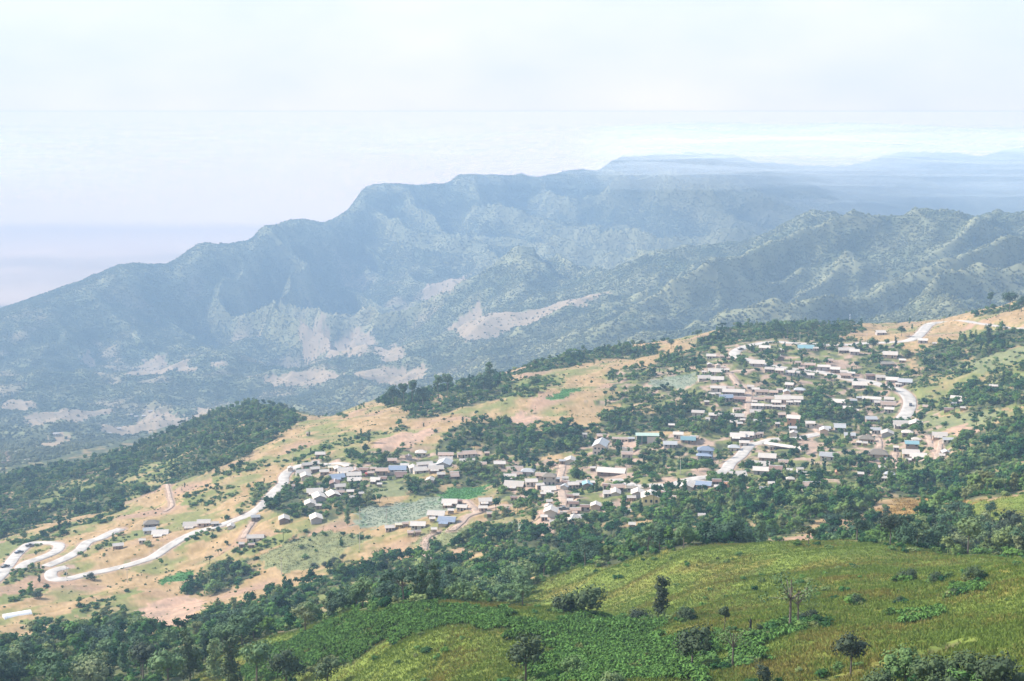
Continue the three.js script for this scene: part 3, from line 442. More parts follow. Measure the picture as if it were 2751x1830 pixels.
function hipRoof(L, W, y0, rise, ov, t) {
  const l = L / 2 + ov, w = W / 2 + ov, k = Math.max(0.4, L / 2 - W * 0.42), e = y0 - 0.12, p = [];
  const c = [[-l, e, -w], [l, e, -w], [l, e, w], [-l, e, w], [-k, y0 + rise, 0], [k, y0 + rise, 0]], q = c.map(([x, y, z]) => [x, y + t, z]);
  const f = (a, ...ids) => { for (let i = 1; i < ids.length - 1; i++) p.push(...a[ids[0]], ...a[ids[i]], ...a[ids[i + 1]]); };
  f(q, 3, 2, 5, 4); f(q, 1, 0, 4, 5); f(q, 0, 3, 4); f(q, 2, 1, 5); f(c, 0, 1, 2, 3);
  for (let i = 0; i < 4; i++) { const j = (i + 1) % 4; p.push(...c[i], ...c[j], ...q[j], ...c[i], ...q[j], ...q[i]); }
  const g = new THREE.BufferGeometry(); g.setAttribute('position', new THREE.Float32BufferAttribute(p, 3)); g.computeVertexNormals();
  const uv = []; for (let i = 0; i < p.length; i += 3) uv.push(p[i], p[i + 2]); g.setAttribute('uv', new THREE.Float32BufferAttribute(uv, 2)); return g;
}
const HR = rngOf(501);
// one house: walls with gables, roof and ridge cap, a door and windows on the sides that face the valley
function house(o, { L, W, wall, rise, roof, form = 'gable', wm, open, lean, storeys = 1 }) {
  const ov = Math.min(0.7, W * 0.12), sunk = 3.2, rm = roofMats[roof][Math.floor(HR() * 3)];
  if (open) { for (const x of [-1, -0.33, 0.33, 1]) for (const z of [-1, 1]) mesh('post', boxGeo(0.18, wall + sunk + 0.05, 0.18, x * (L / 2 - 0.2), (wall - sunk) / 2, z * (W / 2 - 0.2)), doorMat, o); mesh('wall', boxGeo(L - 0.6, wall * 0.7 + sunk, 0.14, 0, (wall * 0.7 - sunk) / 2, -W / 2 + 0.5), wm, o); }
  else mesh('wall', form === 'hip' ? boxGeo(L, wall + sunk, W, 0, (wall - sunk) / 2, 0) : shell([[-W / 2, -sunk], [W / 2, -sunk], [W / 2, wall], [0, wall + rise - 0.03], [-W / 2, wall]], L), wm, o);
  const rf = mesh('roof', form === 'hip' ? hipRoof(L, W, wall, rise, ov, 0.1) : gableRoof(L, W, wall, rise, ov, 0.09), rm, o);
  if (form !== 'hip') mesh('ridge_cap', shell([[-0.22, wall + rise + 0.04], [0, wall + rise + 0.14], [0.22, wall + rise + 0.04], [0, wall + rise + 0.2]], L + ov * 2 + 0.04), capMat, rf);
  if (!open) {
    const dx = (HR() - 0.5) * L * 0.5;
    mesh('door', boxGeo(0.95, 2.0, 0.08, dx, 0.95, W / 2 + 0.02), HR() < 0.5 ? doorMat : darkMat, o);
    for (let s = 0; s < storeys; s++) for (const u of [-0.32, 0.34]) { if (s === 0 && Math.abs(u * L - dx) < 1.3) continue; const w = mesh('window', boxGeo(1.05, 0.95, 0.07, u * L, wall / storeys * (s + 0.58), W / 2 + 0.02), darkMat, o); mesh('frame', boxGeo(1.2, 0.1, 0.1, u * L, wall / storeys * (s + 0.58) - 0.52, W / 2 + 0.05), frameMat, w); }
    const e = mesh('window', boxGeo(0.07, 0.95, 1.05, L / 2 + 0.02, wall * 0.58, 0), darkMat, o); mesh('frame', boxGeo(0.1, 0.1, 1.2, L / 2 + 0.05, wall * 0.58 - 0.52, 0), frameMat, e);
  }
  if (lean) { const g = boxGeo(L * 0.62, 0.08, 2.6, 0, 0, 0); g.rotateX(0.2); g.translate(-L * 0.12, wall - 0.45, W / 2 + ov + 0.95); mesh('lean_to_roof', g, rm, o); for (const x of [-0.4, 0.16]) mesh('post', boxGeo(0.14, wall + sunk - 0.7, 0.14, x * L, (wall - 0.72 - sunk) / 2, W / 2 + ov + 1.7), doorMat, o); }
  return o;
}
const ORD = ['first', 'second', 'third', 'fourth', 'fifth', 'sixth', 'seventh', 'eighth', 'ninth', 'tenth', 'eleventh', 'twelfth', 'thirteenth', 'fourteenth', 'fifteenth', 'sixteenth', 'seventeenth', 'eighteenth'];
const ZK = { A: 4.714, B: 4.714, C: 4.714, D: 4.285, E: 3.367, V: 2.85, X: 4.479, G: 2.149, H: 2.149, F: 2.851, S: 1 };
const ZO = { A: [750, 1180], B: [1200, 1150], C: [1550, 1100], D: [1850, 860], E: [1900, 1080], V: [2050, 780], X: [2250, 850], G: [0, 1100], H: [600, 1100], F: [0, 800], S: [0, 0] };
// clusters: where they stand, then [zone, x, y, width, turn in degrees, roof, extras]; extras: e gable end to the valley, h hipped, l long and narrow, s open shed, 2 two storeys, a lean-to
const CLUSTERS = [
  ['below the straw coloured crest', [['A', 520, 165, 125, 0, 'w', ''], ['A', 1430, 245, 120, 0, 'p', 's'], ['A', 1640, 190, 85, 0, 'r', 'e'], ['A', 1795, 160, 140, 0, 'w', 'h'], ['A', 2110, 172, 205, 0, 'p', 'l'], ['A', 2330, 168, 110, 5, 'p', ''], ['B', 260, 305, 170, 10, 'p', ''], ['B', 510, 290, 65, 0, 'p', 's']]],
  ['where the road enters the lower village', [['A', 140, 340, 70, 0, 'w', 'e'], ['A', 300, 385, 190, 15, 'w', ''], ['A', 335, 442, 140, 8, 'w', 'e'], ['A', 350, 298, 130, 12, 'w', 'l'], ['A', 450, 352, 120, 10, 'w', ''], ['A', 570, 388, 120, 4, 'w', ''], ['A', 200, 560, 82, 0, 'p', ''], ['A', 740, 335, 100, 10, 'w', 'e'], ['A', 830, 368, 190, 10, 'w', 'a'], ['A', 965, 372, 120, 0, 'p', 'e'], ['A', 460, 268, 90, 0, 'w', 'l'], ['A', 660, 330, 90, 5, 'y', '']]],
  ['in the lower village above the bamboo', [['A', 730, 450, 190, 10, 'b', 'a'], ['A', 945, 422, 185, 4, 'w', ''], ['A', 952, 502, 178, 2, 'w', ''], ['A', 700, 530, 130, 0, 'r', 'e'], ['A', 770, 572, 140, 10, 'w', ''], ['A', 1220, 492, 130, -14, 'w', 'a'], ['A', 1310, 462, 115, -10, 'r', ''], ['A', 1270, 540, 60, 0, 'w', 's'], ['A', 900, 625, 95, 0, 'w', ''], ['A', 1040, 660, 55, 0, 'w', ''], ['A', 770, 640, 110, 5, 'p', '']]],
  ['along the lower village street', [['A', 1075, 352, 120, -8, 'r', ''], ['A', 1190, 345, 85, 0, 'p', ''], ['A', 1300, 382, 160, 0, 'p', ''], ['A', 1500, 345, 225, 0, 'b', ''], ['A', 1540, 412, 150, 0, 'r', 'a'], ['A', 1590, 300, 110, 0, 'w', ''], ['A', 1700, 335, 120, 10, 'w', 'e'], ['A', 1780, 362, 175, 10, 'w', ''], ['A', 1840, 282, 215, 16, 'w', 'l'], ['A', 2090, 280, 195, -10, 'g', 'e'], ['A', 2110, 236, 175, -5, 'w', ''], ['A', 1985, 347, 195, 0, 'w', 'a'], ['A', 1945, 300, 100, 0, 'w', ''], ['A', 2050, 412, 105, 0, 'w', ''], ['A', 2220, 412, 115, 0, 'p', ''], ['A', 1910, 490, 110, -5, 'w', 'e'], ['A', 1160, 395, 90, 0, 'p', 's']]],
  ['in the tree ringed yard below the street', [['A', 450, 635, 205, 5, 'w', 'a'], ['A', 500, 706, 165, 10, 'w', 'e'], ['A', 680, 680, 165, 12, 'w', 'e'], ['A', 390, 780, 145, 5, 'w', 'e'], ['A', 500, 806, 80, -15, 'w', ''], ['A', 925, 706, 42, 0, 'w', 's']]],
  ['above the left hand fields', [['A', 60, 975, 138, 0, 'w', 'e'], ['A', 465, 970, 160, 8, 'w', 'e'], ['H', 185, 722, 102, 0, 'w', 'l'], ['H', 42, 655, 42, 0, 'w', 'e'], ['H', 185, 606, 52, 0, 'g', ''], ['H', 105, 762, 28, 0, 'w', ''], ['H', 162, 766, 38, 0, 'p', 's']]],
  ['beside the blue green cabbage plot', [['A', 2160, 775, 195, -5, 'w', 'a'], ['A', 2320, 822, 138, -14, 'w', ''], ['A', 2282, 750, 60, 0, 'r', ''], ['A', 1990, 905, 225, -10, 'w', ''], ['A', 2130, 985, 225, -14, 'b', 'a'], ['A', 1760, 1050, 195, -5, 'w', ''], ['A', 1520, 1042, 100, 0, 'y', 's'], ['A', 1600, 1035, 85, 0, 'p', 's'], ['A', 1400, 1076, 125, 5, 'w', ''], ['A', 1960, 1110, 72, 0, 'w', 's'], ['A', 1940, 968, 50, 0, 'w', 's'], ['A', 2175, 872, 80, 0, 'w', 's'], ['A', 1665, 1142, 80, 0, 'p', 's'], ['A', 1755, 1140, 80, 8, 'p', 's']]],
  ['left of the central dirt lane', [['B', 260, 410, 195, 0, 'w', ''], ['B', 445, 432, 120, 0, 'p', ''], ['B', 670, 432, 150, 0, 'w', 's'], ['B', 860, 492, 215, 14, 'p', ''], ['B', 890, 556, 140, 10, 'p', ''], ['B', 800, 592, 165, 4, 'w', 'a'], ['B', 1030, 530, 175, -8, 'g', 'h'], ['B', 1200, 572, 148, -8, 'p', ''], ['B', 860, 690, 255, -14, 'w', 'a'], ['B', 1070, 650, 160, 5, 'w', ''], ['B', 1180, 690, 110, 16, 'w', ''], ['B', 100, 560, 110, 5, 'p', 's']]],
  ['at the top of the central dirt lane', [['B', 1300, 645, 185, -4, 'd', 'h2'], ['B', 1290, 757, 185, 0, 'w', 'a'], ['B', 1225, 802, 60, 0, 'w', ''], ['B', 1320, 797, 60, 0, 'w', ''], ['B', 1400, 618, 75, 0, 'g', ''], ['B', 1570, 382, 168, -4, 'w', 'e'], ['B', 1462, 392, 80, 0, 'g', ''], ['B', 1500, 610, 88, 0, 'w', ''], ['B', 1510, 652, 98, -18, 'r', ''], ['B', 1500, 702, 108, -18, 'g', 'e'], ['B', 1600, 688, 145, 10, 'w', ''], ['B', 1690, 652, 100, 0, 'w', ''], ['B', 1780, 682, 128, 0, 't', 'e'], ['B', 1855, 652, 60, 0, 'w', ''], ['B', 1345, 430, 80, 0, 'r', 's'], ['B', 850, 852, 88, 0, 'r', ''], ['B', 760, 990, 60, 0, 'r', 's']]],
  ['at the foot of the central dirt lane', [['B', 490, 902, 178, 4, 'w', 'a'], ['B', 460, 976, 118, 0, 'w', ''], ['B', 545, 1056, 58, 0, 'p', 's'], ['B', 1290, 950, 108, -5, 'w', 'e'], ['B', 1320, 1028, 178, -7, 'w', 'e'], ['B', 1300, 895, 60, 0, 'w', ''], ['B', 1235, 1090, 88, 0, 'w', ''], ['B', 1592, 1132, 205, -9, 'w', 'e'], ['B', 1430, 1136, 98, 0, 'w', ''], ['B', 1345, 1156, 70, 0, 'w', 's'], ['B', 1262, 1250, 78, 0, 'p', ''], ['B', 1480, 1044, 60, 0, 'd', 's']]],
  ['right of the central dirt lane', [['B', 1605, 912, 138, 0, 'r', ''], ['B', 1562, 880, 68, 0, 'w', ''], ['B', 1632, 1000, 138, 0, 'p', 'a'], ['B', 1750, 960, 128, 0, 'r', ''], ['B', 1890, 946, 138, -5, 'w', 'e'], ['B', 1690, 1080, 68, 0, 'w', 's'], ['B', 2070, 936, 88, 0, 'w', ''], ['B', 2030, 692, 108, -12, 'r', ''], ['B', 2160, 720, 165, 8, 'p', ''], ['B', 2030, 786, 108, 5, 'w', ''], ['B', 2142, 776, 128, 0, 'w', 'e'], ['B', 1640, 802, 60, 0, 'w', ''], ['B', 1562, 830, 98, 0, 'r', ''], ['B', 2290, 1010, 80, 0, 'w', '']]],
  ['along the road below the long barn', [['C', 2030, 802, 215, 10, 'w', ''], ['C', 1920, 902, 118, 0, 'o', ''], ['C', 1770, 872, 115, 0, 'r', ''], ['C', 1610, 912, 195, -11, 'b', ''], ['C', 1500, 902, 98, 5, 'w', ''], ['C', 1400, 946, 168, -10, 'w', 'e'], ['C', 1782, 942, 88, 0, 'w', ''], ['C', 1320, 1016, 80, 0, 'w', ''], ['C', 1130, 1028, 130, -24, 'r', ''], ['C', 1222, 1082, 145, -4, 'p', 'a'], ['C', 770, 1022, 168, -4, 'w', 'e'], ['C', 700, 952, 138, 0, 'd', ''], ['C', 490, 990, 118, 8, 'w', 'e'], ['C', 380, 1012, 88, 0, 'w', ''], ['C', 690, 1082, 115, 0, 'w', 's']]],
  ['around the school yard', [['C', 310, 312, 118, 0, 'p', ''], ['C', 490, 342, 88, 0, 'p', ''], ['C', 592, 346, 108, 0, 'p', ''], ['C', 690, 342, 88, 0, 'g', ''], ['C', 640, 492, 128, 0, 'd', ''], ['C', 635, 545, 150, 0, 'p', 'l'], ['C', 1285, 297, 128, -4, 'w', 'l'], ['C', 1410, 347, 185, 0, 't', ''], ['C', 1180, 402, 175, 0, 'g', ''], ['C', 1490, 326, 108, -16, 'p', ''], ['C', 100, 292, 58, 0, 'w', ''], ['C', 202, 716, 60, 0, 'w', 's'], ['C', 1200, 172, 80, 0, 'w', 's']]],
  ['above the road fork', [['C', 2090, 302, 185, -3, 'w', 'a'], ['C', 2300, 282, 80, 10, 'p', ''], ['C', 2120, 386, 128, 0, 'w', ''], ['C', 1990, 452, 148, 0, 'g', 'h'], ['D', 1210, 1150, 148, -7, 'w', '2'], ['D', 1400, 1177, 108, 5, 'w', ''], ['D', 1025, 1170, 50, 0, 'w', ''], ['D', 1210, 1272, 88, 0, 'w', 'e'], ['D', 1200, 1216, 88, 0, 'g', ''], ['D', 1560, 1252, 108, 0, 'w', 'e'], ['D', 1585, 1214, 100, 0, 'g', ''], ['D', 1740, 1200, 130, 5, 'g', ''], ['D', 2100, 1112, 128, 5, 'g', '']]],
  ['on the left end of the upper terraces', [['D', 260, 392, 108, 0, 'w', ''], ['D', 400, 396, 78, 0, 'p', ''], ['D', 470, 412, 60, 0, 'p', ''], ['D', 240, 486, 58, 0, 'w', 'e'], ['D', 340, 500, 60, 0, 'p', 'e'], ['D', 400, 522, 60, 0, 'p', ''], ['D', 310, 566, 178, 0, 'w', ''], ['D', 180, 572, 58, 0, 'w', ''], ['D', 440, 552, 60, 0, 'w', ''], ['D', 180, 640, 150, 3, 'w', ''], ['D', 330, 648, 150, 0, 'w', '']]],
  ['in the rows left of the steep upper lane', [['D', 340, 766, 185, 0, 'w', 'l'], ['D', 482, 756, 92, 0, 'p', ''], ['D', 270, 826, 70, 0, 'w', ''], ['D', 342, 824, 60, 0, 'w', ''], ['D', 520, 816, 265, 0, 'w', 'l'], ['D', 430, 872, 158, 8, 'b', ''], ['D', 590, 892, 138, 0, 'r', ''], ['D', 210, 922, 58, 0, 'w', ''], ['D', 550, 1000, 80, 14, 'p', '']]],
  ['at the lower left of the steep upper lane', [['D', 110, 1046, 148, -5, 'w', 'l'], ['D', 330, 1082, 198, -5, 'w', 'l'], ['D', 220, 1112, 50, 0, 'w', ''], ['D', 266, 1136, 70, 0, 'w', ''], ['D', 565, 1078, 148, 0, 'w', ''], ['D', 522, 1152, 88, -10, 'w', ''], ['D', 588, 1166, 68, 10, 'w', ''], ['D', 622, 1126, 58, 0, 'w', ''], ['D', 620, 1302, 158, 0, 'w', 'a'], ['D', 800, 1286, 70, 16, 'p', '']]],
  ['in the lowest rows right of the upper lane', [['D', 770, 1047, 128, 0, 'w', ''], ['D', 752, 1088, 70, 0, 'w', ''], ['D', 790, 1136, 88, 0, 'w', ''], ['D', 795, 962, 148, 0, 'w', 'l'], ['D', 922, 962, 80, 0, 'w', ''], ['D', 987, 970, 48, 0, 'w', ''], ['D', 1032, 972, 48, 0, 'w', ''], ['D', 1090, 972, 50, 0, 'w', ''], ['D', 1075, 1066, 88, 0, 'p', '']]],
  ['in the middle rows right of the upper lane', [['D', 1080, 887, 178, 0, 'w', ''], ['D', 1240, 877, 148, 0, 'w', ''], ['D', 810, 882, 135, 0, 'p', 'l'], ['D', 925, 886, 105, 0, 'p', 'l'], ['D', 760, 918, 58, 0, 'w', ''], ['D', 1010, 922, 108, 0, 'w', 'l'], ['D', 1255, 918, 80, 0, 'w', ''], ['D', 1165, 918, 78, 0, 'w', '']]],
  ['in the top rows right of the upper lane', [['D', 840, 806, 158, 0, 'p', 'l'], ['D', 715, 742, 78, 0, 'w', ''], ['D', 772, 772, 88, 0, 'w', ''], ['D', 1130, 802, 80, 0, 'g', 'e'], ['D', 1126, 850, 88, 0, 'p', ''], ['D', 1165, 732, 98, -18, 'w', ''], ['D', 1280, 787, 128, 0, 'g', 'h'], ['D', 980, 816, 98, 0, 'p', ''], ['D', 1050, 780, 70, 0, 'p', '']]],
  ['on the wooded bank below the bend', [['D', 1730, 917, 158, -11, 'w', ''], ['D', 1832, 1002, 108, -9, 'w', ''], ['D', 1932, 1017, 58, -9, 'w', ''], ['D', 2110, 887, 215, -7, 'w', 'l'], ['D', 2310, 897, 108, 0, 'w', ''], ['D', 2182, 927, 88, 0, 'w', ''], ['D', 2300, 942, 165, 0, 'p', ''], ['D', 2310, 1007, 108, 0, 'w', ''], ['D', 1900, 902, 78, 0, 'g', ''], ['D', 1965, 872, 60, 0, 'g', 's']]],
  ['along the upper road terrace', [['D', 790, 474, 175, -3, 'w', ''], ['D', 935, 548, 110, -8, 'w', 'l'], ['D', 1050, 562, 100, -8, 'w', 'l'], ['D', 1170, 582, 105, -8, 'w', 'l'], ['D', 1290, 595, 100, -8, 'w', 'l'], ['D', 1400, 612, 100, -8, 'w', 'l'], ['D', 1965, 724, 165, 4, 'w', ''], ['D', 1560, 527, 148, -5, 'w', 'l'], ['D', 1690, 552, 108, -5, 'w', ''], ['D', 1400, 502, 125, -5, 'p', 'l'], ['D', 1300, 537, 68, 0, 'p', ''], ['D', 1790, 572, 88, -5, 'w', ''], ['D', 1875, 582, 85, -5, 'w', ''], ['D', 1812, 618, 118, -5, 'p', ''], ['D', 2210, 637, 105, 5, 'w', ''], ['D', 2090, 627, 98, 0, 'r', '']]],
  ['inside the loop of the upper road', [['D', 880, 297, 128, -9, 'w', ''], ['D', 1070, 327, 80, -9, 'w', ''], ['D', 1060, 412, 88, 0, 'r', 'e'], ['D', 1350, 297, 185, 0, 't', ''], ['D', 1466, 302, 60, 0, 'w', ''], ['D', 1785, 327, 118, 0, 'w', ''], ['D', 1868, 312, 78, 0, 'w', ''], ['D', 1910, 348, 108, 0, 'w', ''], ['D', 1260, 470, 70, 0, 'p', ''], ['D', 1620, 445, 90, 0, 'p', '']]],
  ['near the top right bend', [['D', 2210, 122, 108, 14, 'w', ''], ['X', 640, 430, 165, -4, 'w', ''], ['X', 570, 420, 60, 0, 'w', ''], ['X', 785, 505, 78, -5, 'w', ''], ['X', 600, 545, 160, 9, 'd', 'l'], ['X', 1030, 275, 110, -8, 'w', ''], ['X', 1170, 305, 50, 0, 'w', 's'], ['X', 660, 735, 140, -7, 'w', ''], ['X', 815, 765, 160, -5, 'g', ''], ['X', 735, 792, 70, 0, 'w', '']]],
  ['on the right hand slope past the bend', [['X', 1430, 955, 120, -8, 'w', ''], ['X', 1475, 990, 80, 0, 'w', ''], ['X', 1400, 1015, 70, 0, 'g', ''], ['X', 1078, 1062, 100, 5, 'p', ''], ['X', 1340, 1090, 105, 5, 'r', 's'], ['X', 1875, 812, 70, 8, 'w', ''], ['X', 1510, 1072, 40, 0, 'w', 's']]],
  ['below the end of the broad bend', [['E', 1755, 182, 138, 5, 'w', 'a'], ['E', 1890, 162, 118, -4, 'w', 'e'], ['E', 1630, 257, 112, -3, 'w', 'e'], ['E', 1812, 257, 98, 0, 'w', 'h'], ['E', 1892, 312, 78, 0, 'w', 'h'], ['E', 2105, 277, 128, -3, 'w', 'a'], ['E', 2180, 322, 92, 0, 'g', ''], ['E', 1525, 240, 90, 10, 'g', 'l'], ['E', 1290, 282, 98, 5, 'g', ''], ['E', 1200, 217, 100, 5, 'g', '']]],
  ['around the curved dirt path', [['E', 1850, 392, 118, 0, 't', '2'], ['E', 1842, 437, 145, 0, 'w', ''], ['E', 1910, 472, 142, 0, 'w', 'a'], ['E', 1822, 502, 44, 0, 'w', ''], ['E', 2160, 432, 74, 5, 'g', 'e'], ['E', 2126, 460, 48, 0, 'w', ''], ['E', 1540, 452, 185, 0, 'd', 'h'], ['E', 1440, 312, 145, 0, 'd', 'h'], ['E', 1375, 347, 40, 0, 'w', 's'], ['E', 1430, 352, 38, 0, 'w', 's'], ['E', 1710, 392, 44, 0, 'w', ''], ['E', 1600, 497, 58, 0, 'p', 's']]],
  ['below the paved yard', [['E', 545, 477, 158, -7, 'w', ''], ['E', 490, 547, 148, -7, 'w', ''], ['E', 485, 597, 138, -5, 'w', ''], ['E', 620, 582, 118, -3, 'r', ''], ['E', 690, 512, 88, -3, 'p', ''], ['E', 745, 592, 40, 0, 'w', ''], ['E', 840, 582, 60, 12, 'w', ''], ['E', 860, 622, 102, -7, 'w', ''], ['E', 755, 667, 78, 0, 'w', 'h'], ['E', 1100, 462, 155, -5, 'g', ''], ['E', 410, 522, 48, 0, 'w', 's'], ['E', 592, 382, 58, 0, 'd', '']]],
  ['at the wood edge below the village', [['E', 1190, 612, 64, 0, 'o', 'e'], ['E', 1390, 622, 48, 0, 'w', 's'], ['E', 1575, 572, 78, 5, 'w', ''], ['E', 1650, 627, 92, -7, 'g', 'h'], ['E', 1595, 662, 74, 0, 'w', ''], ['E', 940, 737, 158, 9, 'p', 'a'], ['E', 535, 762, 118, 5, 'w', ''], ['E', 580, 714, 48, 0, 'w', ''], ['C', 1580, 1296, 48, 0, 'w', 's'], ['C', 700, 1410, 48, 0, 'w', 's']]],
  ['beside the road above the hairpins', [['G', 862, 686, 72, 0, 'g', ''], ['G', 925, 697, 92, -5, 'w', 'a'], ['G', 1105, 652, 92, -7, 'w', 'a'], ['G', 1176, 642, 74, -5, 'w', ''], ['G', 820, 742, 38, 0, 'w', ''], ['G', 1240, 642, 44, 0, 'w', ''], ['G', 680, 775, 60, 10, 'w', 's'], ['G', 872, 650, 85, 0, 'd', 'h']]],
  ['in the hazy valley on the far left', [['F', 430, 1040, 46, 0, 'w', ''], ['F', 1010, 892, 26, 0, 'w', ''], ['F', 1042, 908, 30, 0, 'w', ''], ['F', 1102, 902, 30, 0, 'w', ''], ['F', 1152, 866, 30, 0, 'w', ''], ['F', 840, 1034, 30, 0, 'w', ''], ['F', 205, 1242, 36, 0, 'w', ''], ['F', 126, 1180, 26, 0, 'w', ''], ['F', 910, 1000, 30, 0, 'w', '']]],
  ['alone in the pale upper fields', [['H', 490, 128, 22, 0, 'p', ''], ['V', 1760, 716, 14, 0, 'w', '']]],
];
const built = [];
for (const [where, list] of CLUSTERS) {
  const rows = list.map(([zn, x, y, w, turn, roof, ex]) => {
    const q = Z[zn](x, y, zn === 'F' ? 2 : 3.2), sw = w / ZK[zn], m = sw * q.r / FL; // metres
    return { q, px: ZO[zn][0] + x / ZK[zn], m, turn, roof, ex };
  }).sort((a, b) => a.px - b.px);
  rows.forEach((h, k) => {
    let L = clamp(h.m * 0.91, 2.6, 26), W = L * (0.66 + 0.12 * HR()); const ex = h.ex;
    if (ex.includes('l')) W = Math.max(4.2, L * 0.4);
    let turn = h.turn * Math.PI / 180 - Math.atan2(h.q.x, -h.q.z) * 0.8 + (HR() - 0.5) * 0.12;
    if (ex.includes('e')) { const t = L; L = t * (1.15 + 0.2 * HR()); W = t * 0.95; turn += Math.PI / 2; }
    W = clamp(W, 2.4, 13);
    built.push({ ...h, L, W, turn, where, k, n: rows.length, x: h.q.x, z: h.q.z });
  });
}
// neighbours may touch but not stand in one another
for (let it = 0; it < 14; it++) for (let a = 0; a < built.length; a++) for (let b = a + 1; b < built.length; b++) {
  const A = built[a], B = built[b], dx = B.x - A.x, dz = B.z - A.z, d = Math.hypot(dx, dz) || 0.01, need = 0.46 * (A.W + B.W) * 0.62 + 0.20 * (A.L + B.L);
  if (d < need) { const k = (need - d) / d * 0.28; A.x -= dx * k; A.z -= dz * k; B.x += dx * k; B.z += dz * k; }
}
function lowest(x, z, L, W, turn) { let lo = 1e9, sum = 0; for (const [u, v] of [[0, 0], [-1, -1], [1, -1], [-1, 1], [1, 1]]) { const c = Math.cos(turn), s = Math.sin(turn), h = ground(x + u * L / 2 * c + v * W / 2 * s, z - u * L / 2 * s + v * W / 2 * c); lo = Math.min(lo, h); sum += h; } return mix(lo, sum / 5, 0.55); }
for (const b of built) {
  const { L, W, turn, roof, ex } = b, small = Math.max(L, W) < 5.2, storeys = ex.includes('2') ? 2 : 1;
  const o = new THREE.Group(); o.name = numbered(ex.includes('s') ? 'open_shed' : small ? 'hut' : 'village_house');
  o.position.set(b.x, lowest(b.x, b.z, L, W, turn) + 0.1, b.z); o.rotation.y = turn;
  const wall = small ? 1.9 + 0.4 * HR() : storeys === 2 ? 5.0 : 2.3 + 0.6 * HR(), rise = ex.includes('h') ? W * 0.3 : W * (ex.includes('e') ? 0.2 : 0.24);
  const wm = roof === 'o' ? orangeWall : roof === 'y' ? creamWall : storeys === 2 && roof === 'w' ? orangeWall : wallMats[Math.floor(HR() * wallMats.length)];
  house(o, { L, W, wall, rise, roof, form: ex.includes('h') ? 'hip' : 'gable', wm, open: ex.includes('s'), lean: ex.includes('a'), storeys });
  const size = small ? 'small ' : ex.includes('l') ? 'long ' : L > 14 ? 'large ' : '', kind = ex.includes('s') ? 'open shed' : small ? 'hut' : ex.includes('e') ? 'gabled house' : 'house';
  tag(o, `${size}${ROOF[roof][0]} ${kind}, ${ORD[b.k]} from left ${b.where}`, ex.includes('s') ? 'shed' : 'house', 'houses ' + b.where);
  scene.add(o); occupy(b.x, b.z, Math.min(L, W) * 0.62); occupy(b.x + Math.cos(turn) * L * 0.3, b.z - Math.sin(turn) * L * 0.3, W * 0.5); occupy(b.x - Math.cos(turn) * L * 0.3, b.z + Math.sin(turn) * L * 0.3, W * 0.5);
  if (Math.hypot(b.x, b.z) < 1000) { occupy(b.x - Math.sin(b.turn * 0) * 0 - b.x / b.q.r * (W * 0.5 + 3), b.z - b.z / b.q.r * (W * 0.5 + 3), 2.2); }
}
// named larger buildings
function special(name, zn, x, y, lift, L, W, turn, label, f) { const q = Z[zn](x, y, lift), o = new THREE.Group(); o.name = numbered(name); const t = turn * Math.PI / 180 - Math.atan2(q.x, -q.z) * 0.8; o.position.set(q.x, lowest(q.x, q.z, L, W, t) + 0.1, q.z); o.rotation.y = t; f(o); tag(o, label, name.replace(/_/g, ' ').split(' ').slice(-1)[0]); scene.add(o); for (const u of [-0.35, 0, 0.35]) occupy(q.x + Math.cos(t) * L * u, q.z - Math.sin(t) * L * u, W * 0.75); occupy(q.x - q.x / q.r * (W * 0.5 + 5), q.z - q.z / q.r * (W * 0.5 + 5), 4); return o; }
special('long_barn', 'C', 440, 755, 3.4, 14.5, 7, -12, 'long white roofed barn with dark open sides on the oval dirt yard', (o) => {
  house(o, { L: 14.5, W: 7, wall: 2.7, rise: 1.5, roof: 'w', wm: wallMats[2], lean: false, open: false });
});
special('green_hall', 'C', 890, 350, 3.6, 13.6, 8, 0, 'tall hall with pale green roof and open green inner wall beside school yard', (o) => {
  mesh('wall', boxGeo(13.4, 9.4, 0.3, 0, 1.5, -3.6), greenWall, o); mesh('side_wall', boxGeo(0.3, 9.2, 7.2, -6.55, 1.4, 0.1), pinkWall, o); mesh('front_wall', boxGeo(6.4, 8.6, 0.3, 3.4, 1.1, 3.5), pinkWall, o); mesh('side_wall', boxGeo(0.3, 9.2, 7.2, 6.55, 1.4, 0.1), pinkWall, o);
  const r = gableRoof(13.8, 8, 6.1, 0.9, 0.3, 0.12); mesh('roof', r, roofMats.n[1], o); mesh('floor', boxGeo(12.6, 3.2, 6.6, 0, -1.4, 0.1), wallMats[3], o);
  for (const x of [-6.4, -3.2, 0]) mesh('column', boxGeo(0.3, 5.8, 0.3, x, 3.1, 3.4), pinkWall, o);
});
special('school_building', 'C', 300, 400, 6, 15, 7.6, 82, 'two storey grey roofed school building with its gable to the valley', (o) => {
  house(o, { L: 15, W: 7.6, wall: 5.6, rise: 1.9, roof: 'g', wm: pinkWall, storeys: 2 });
  for (const x of [-2.2, 0, 2.2]) for (const y of [1.6, 4.2]) { const w = mesh('window', boxGeo(0.07, 1.1, 1.1, -7.53, y, x), darkMat, o); mesh('frame', boxGeo(0.1, 0.1, 1.3, -7.56, y - 0.6, x), frameMat, w); }
});
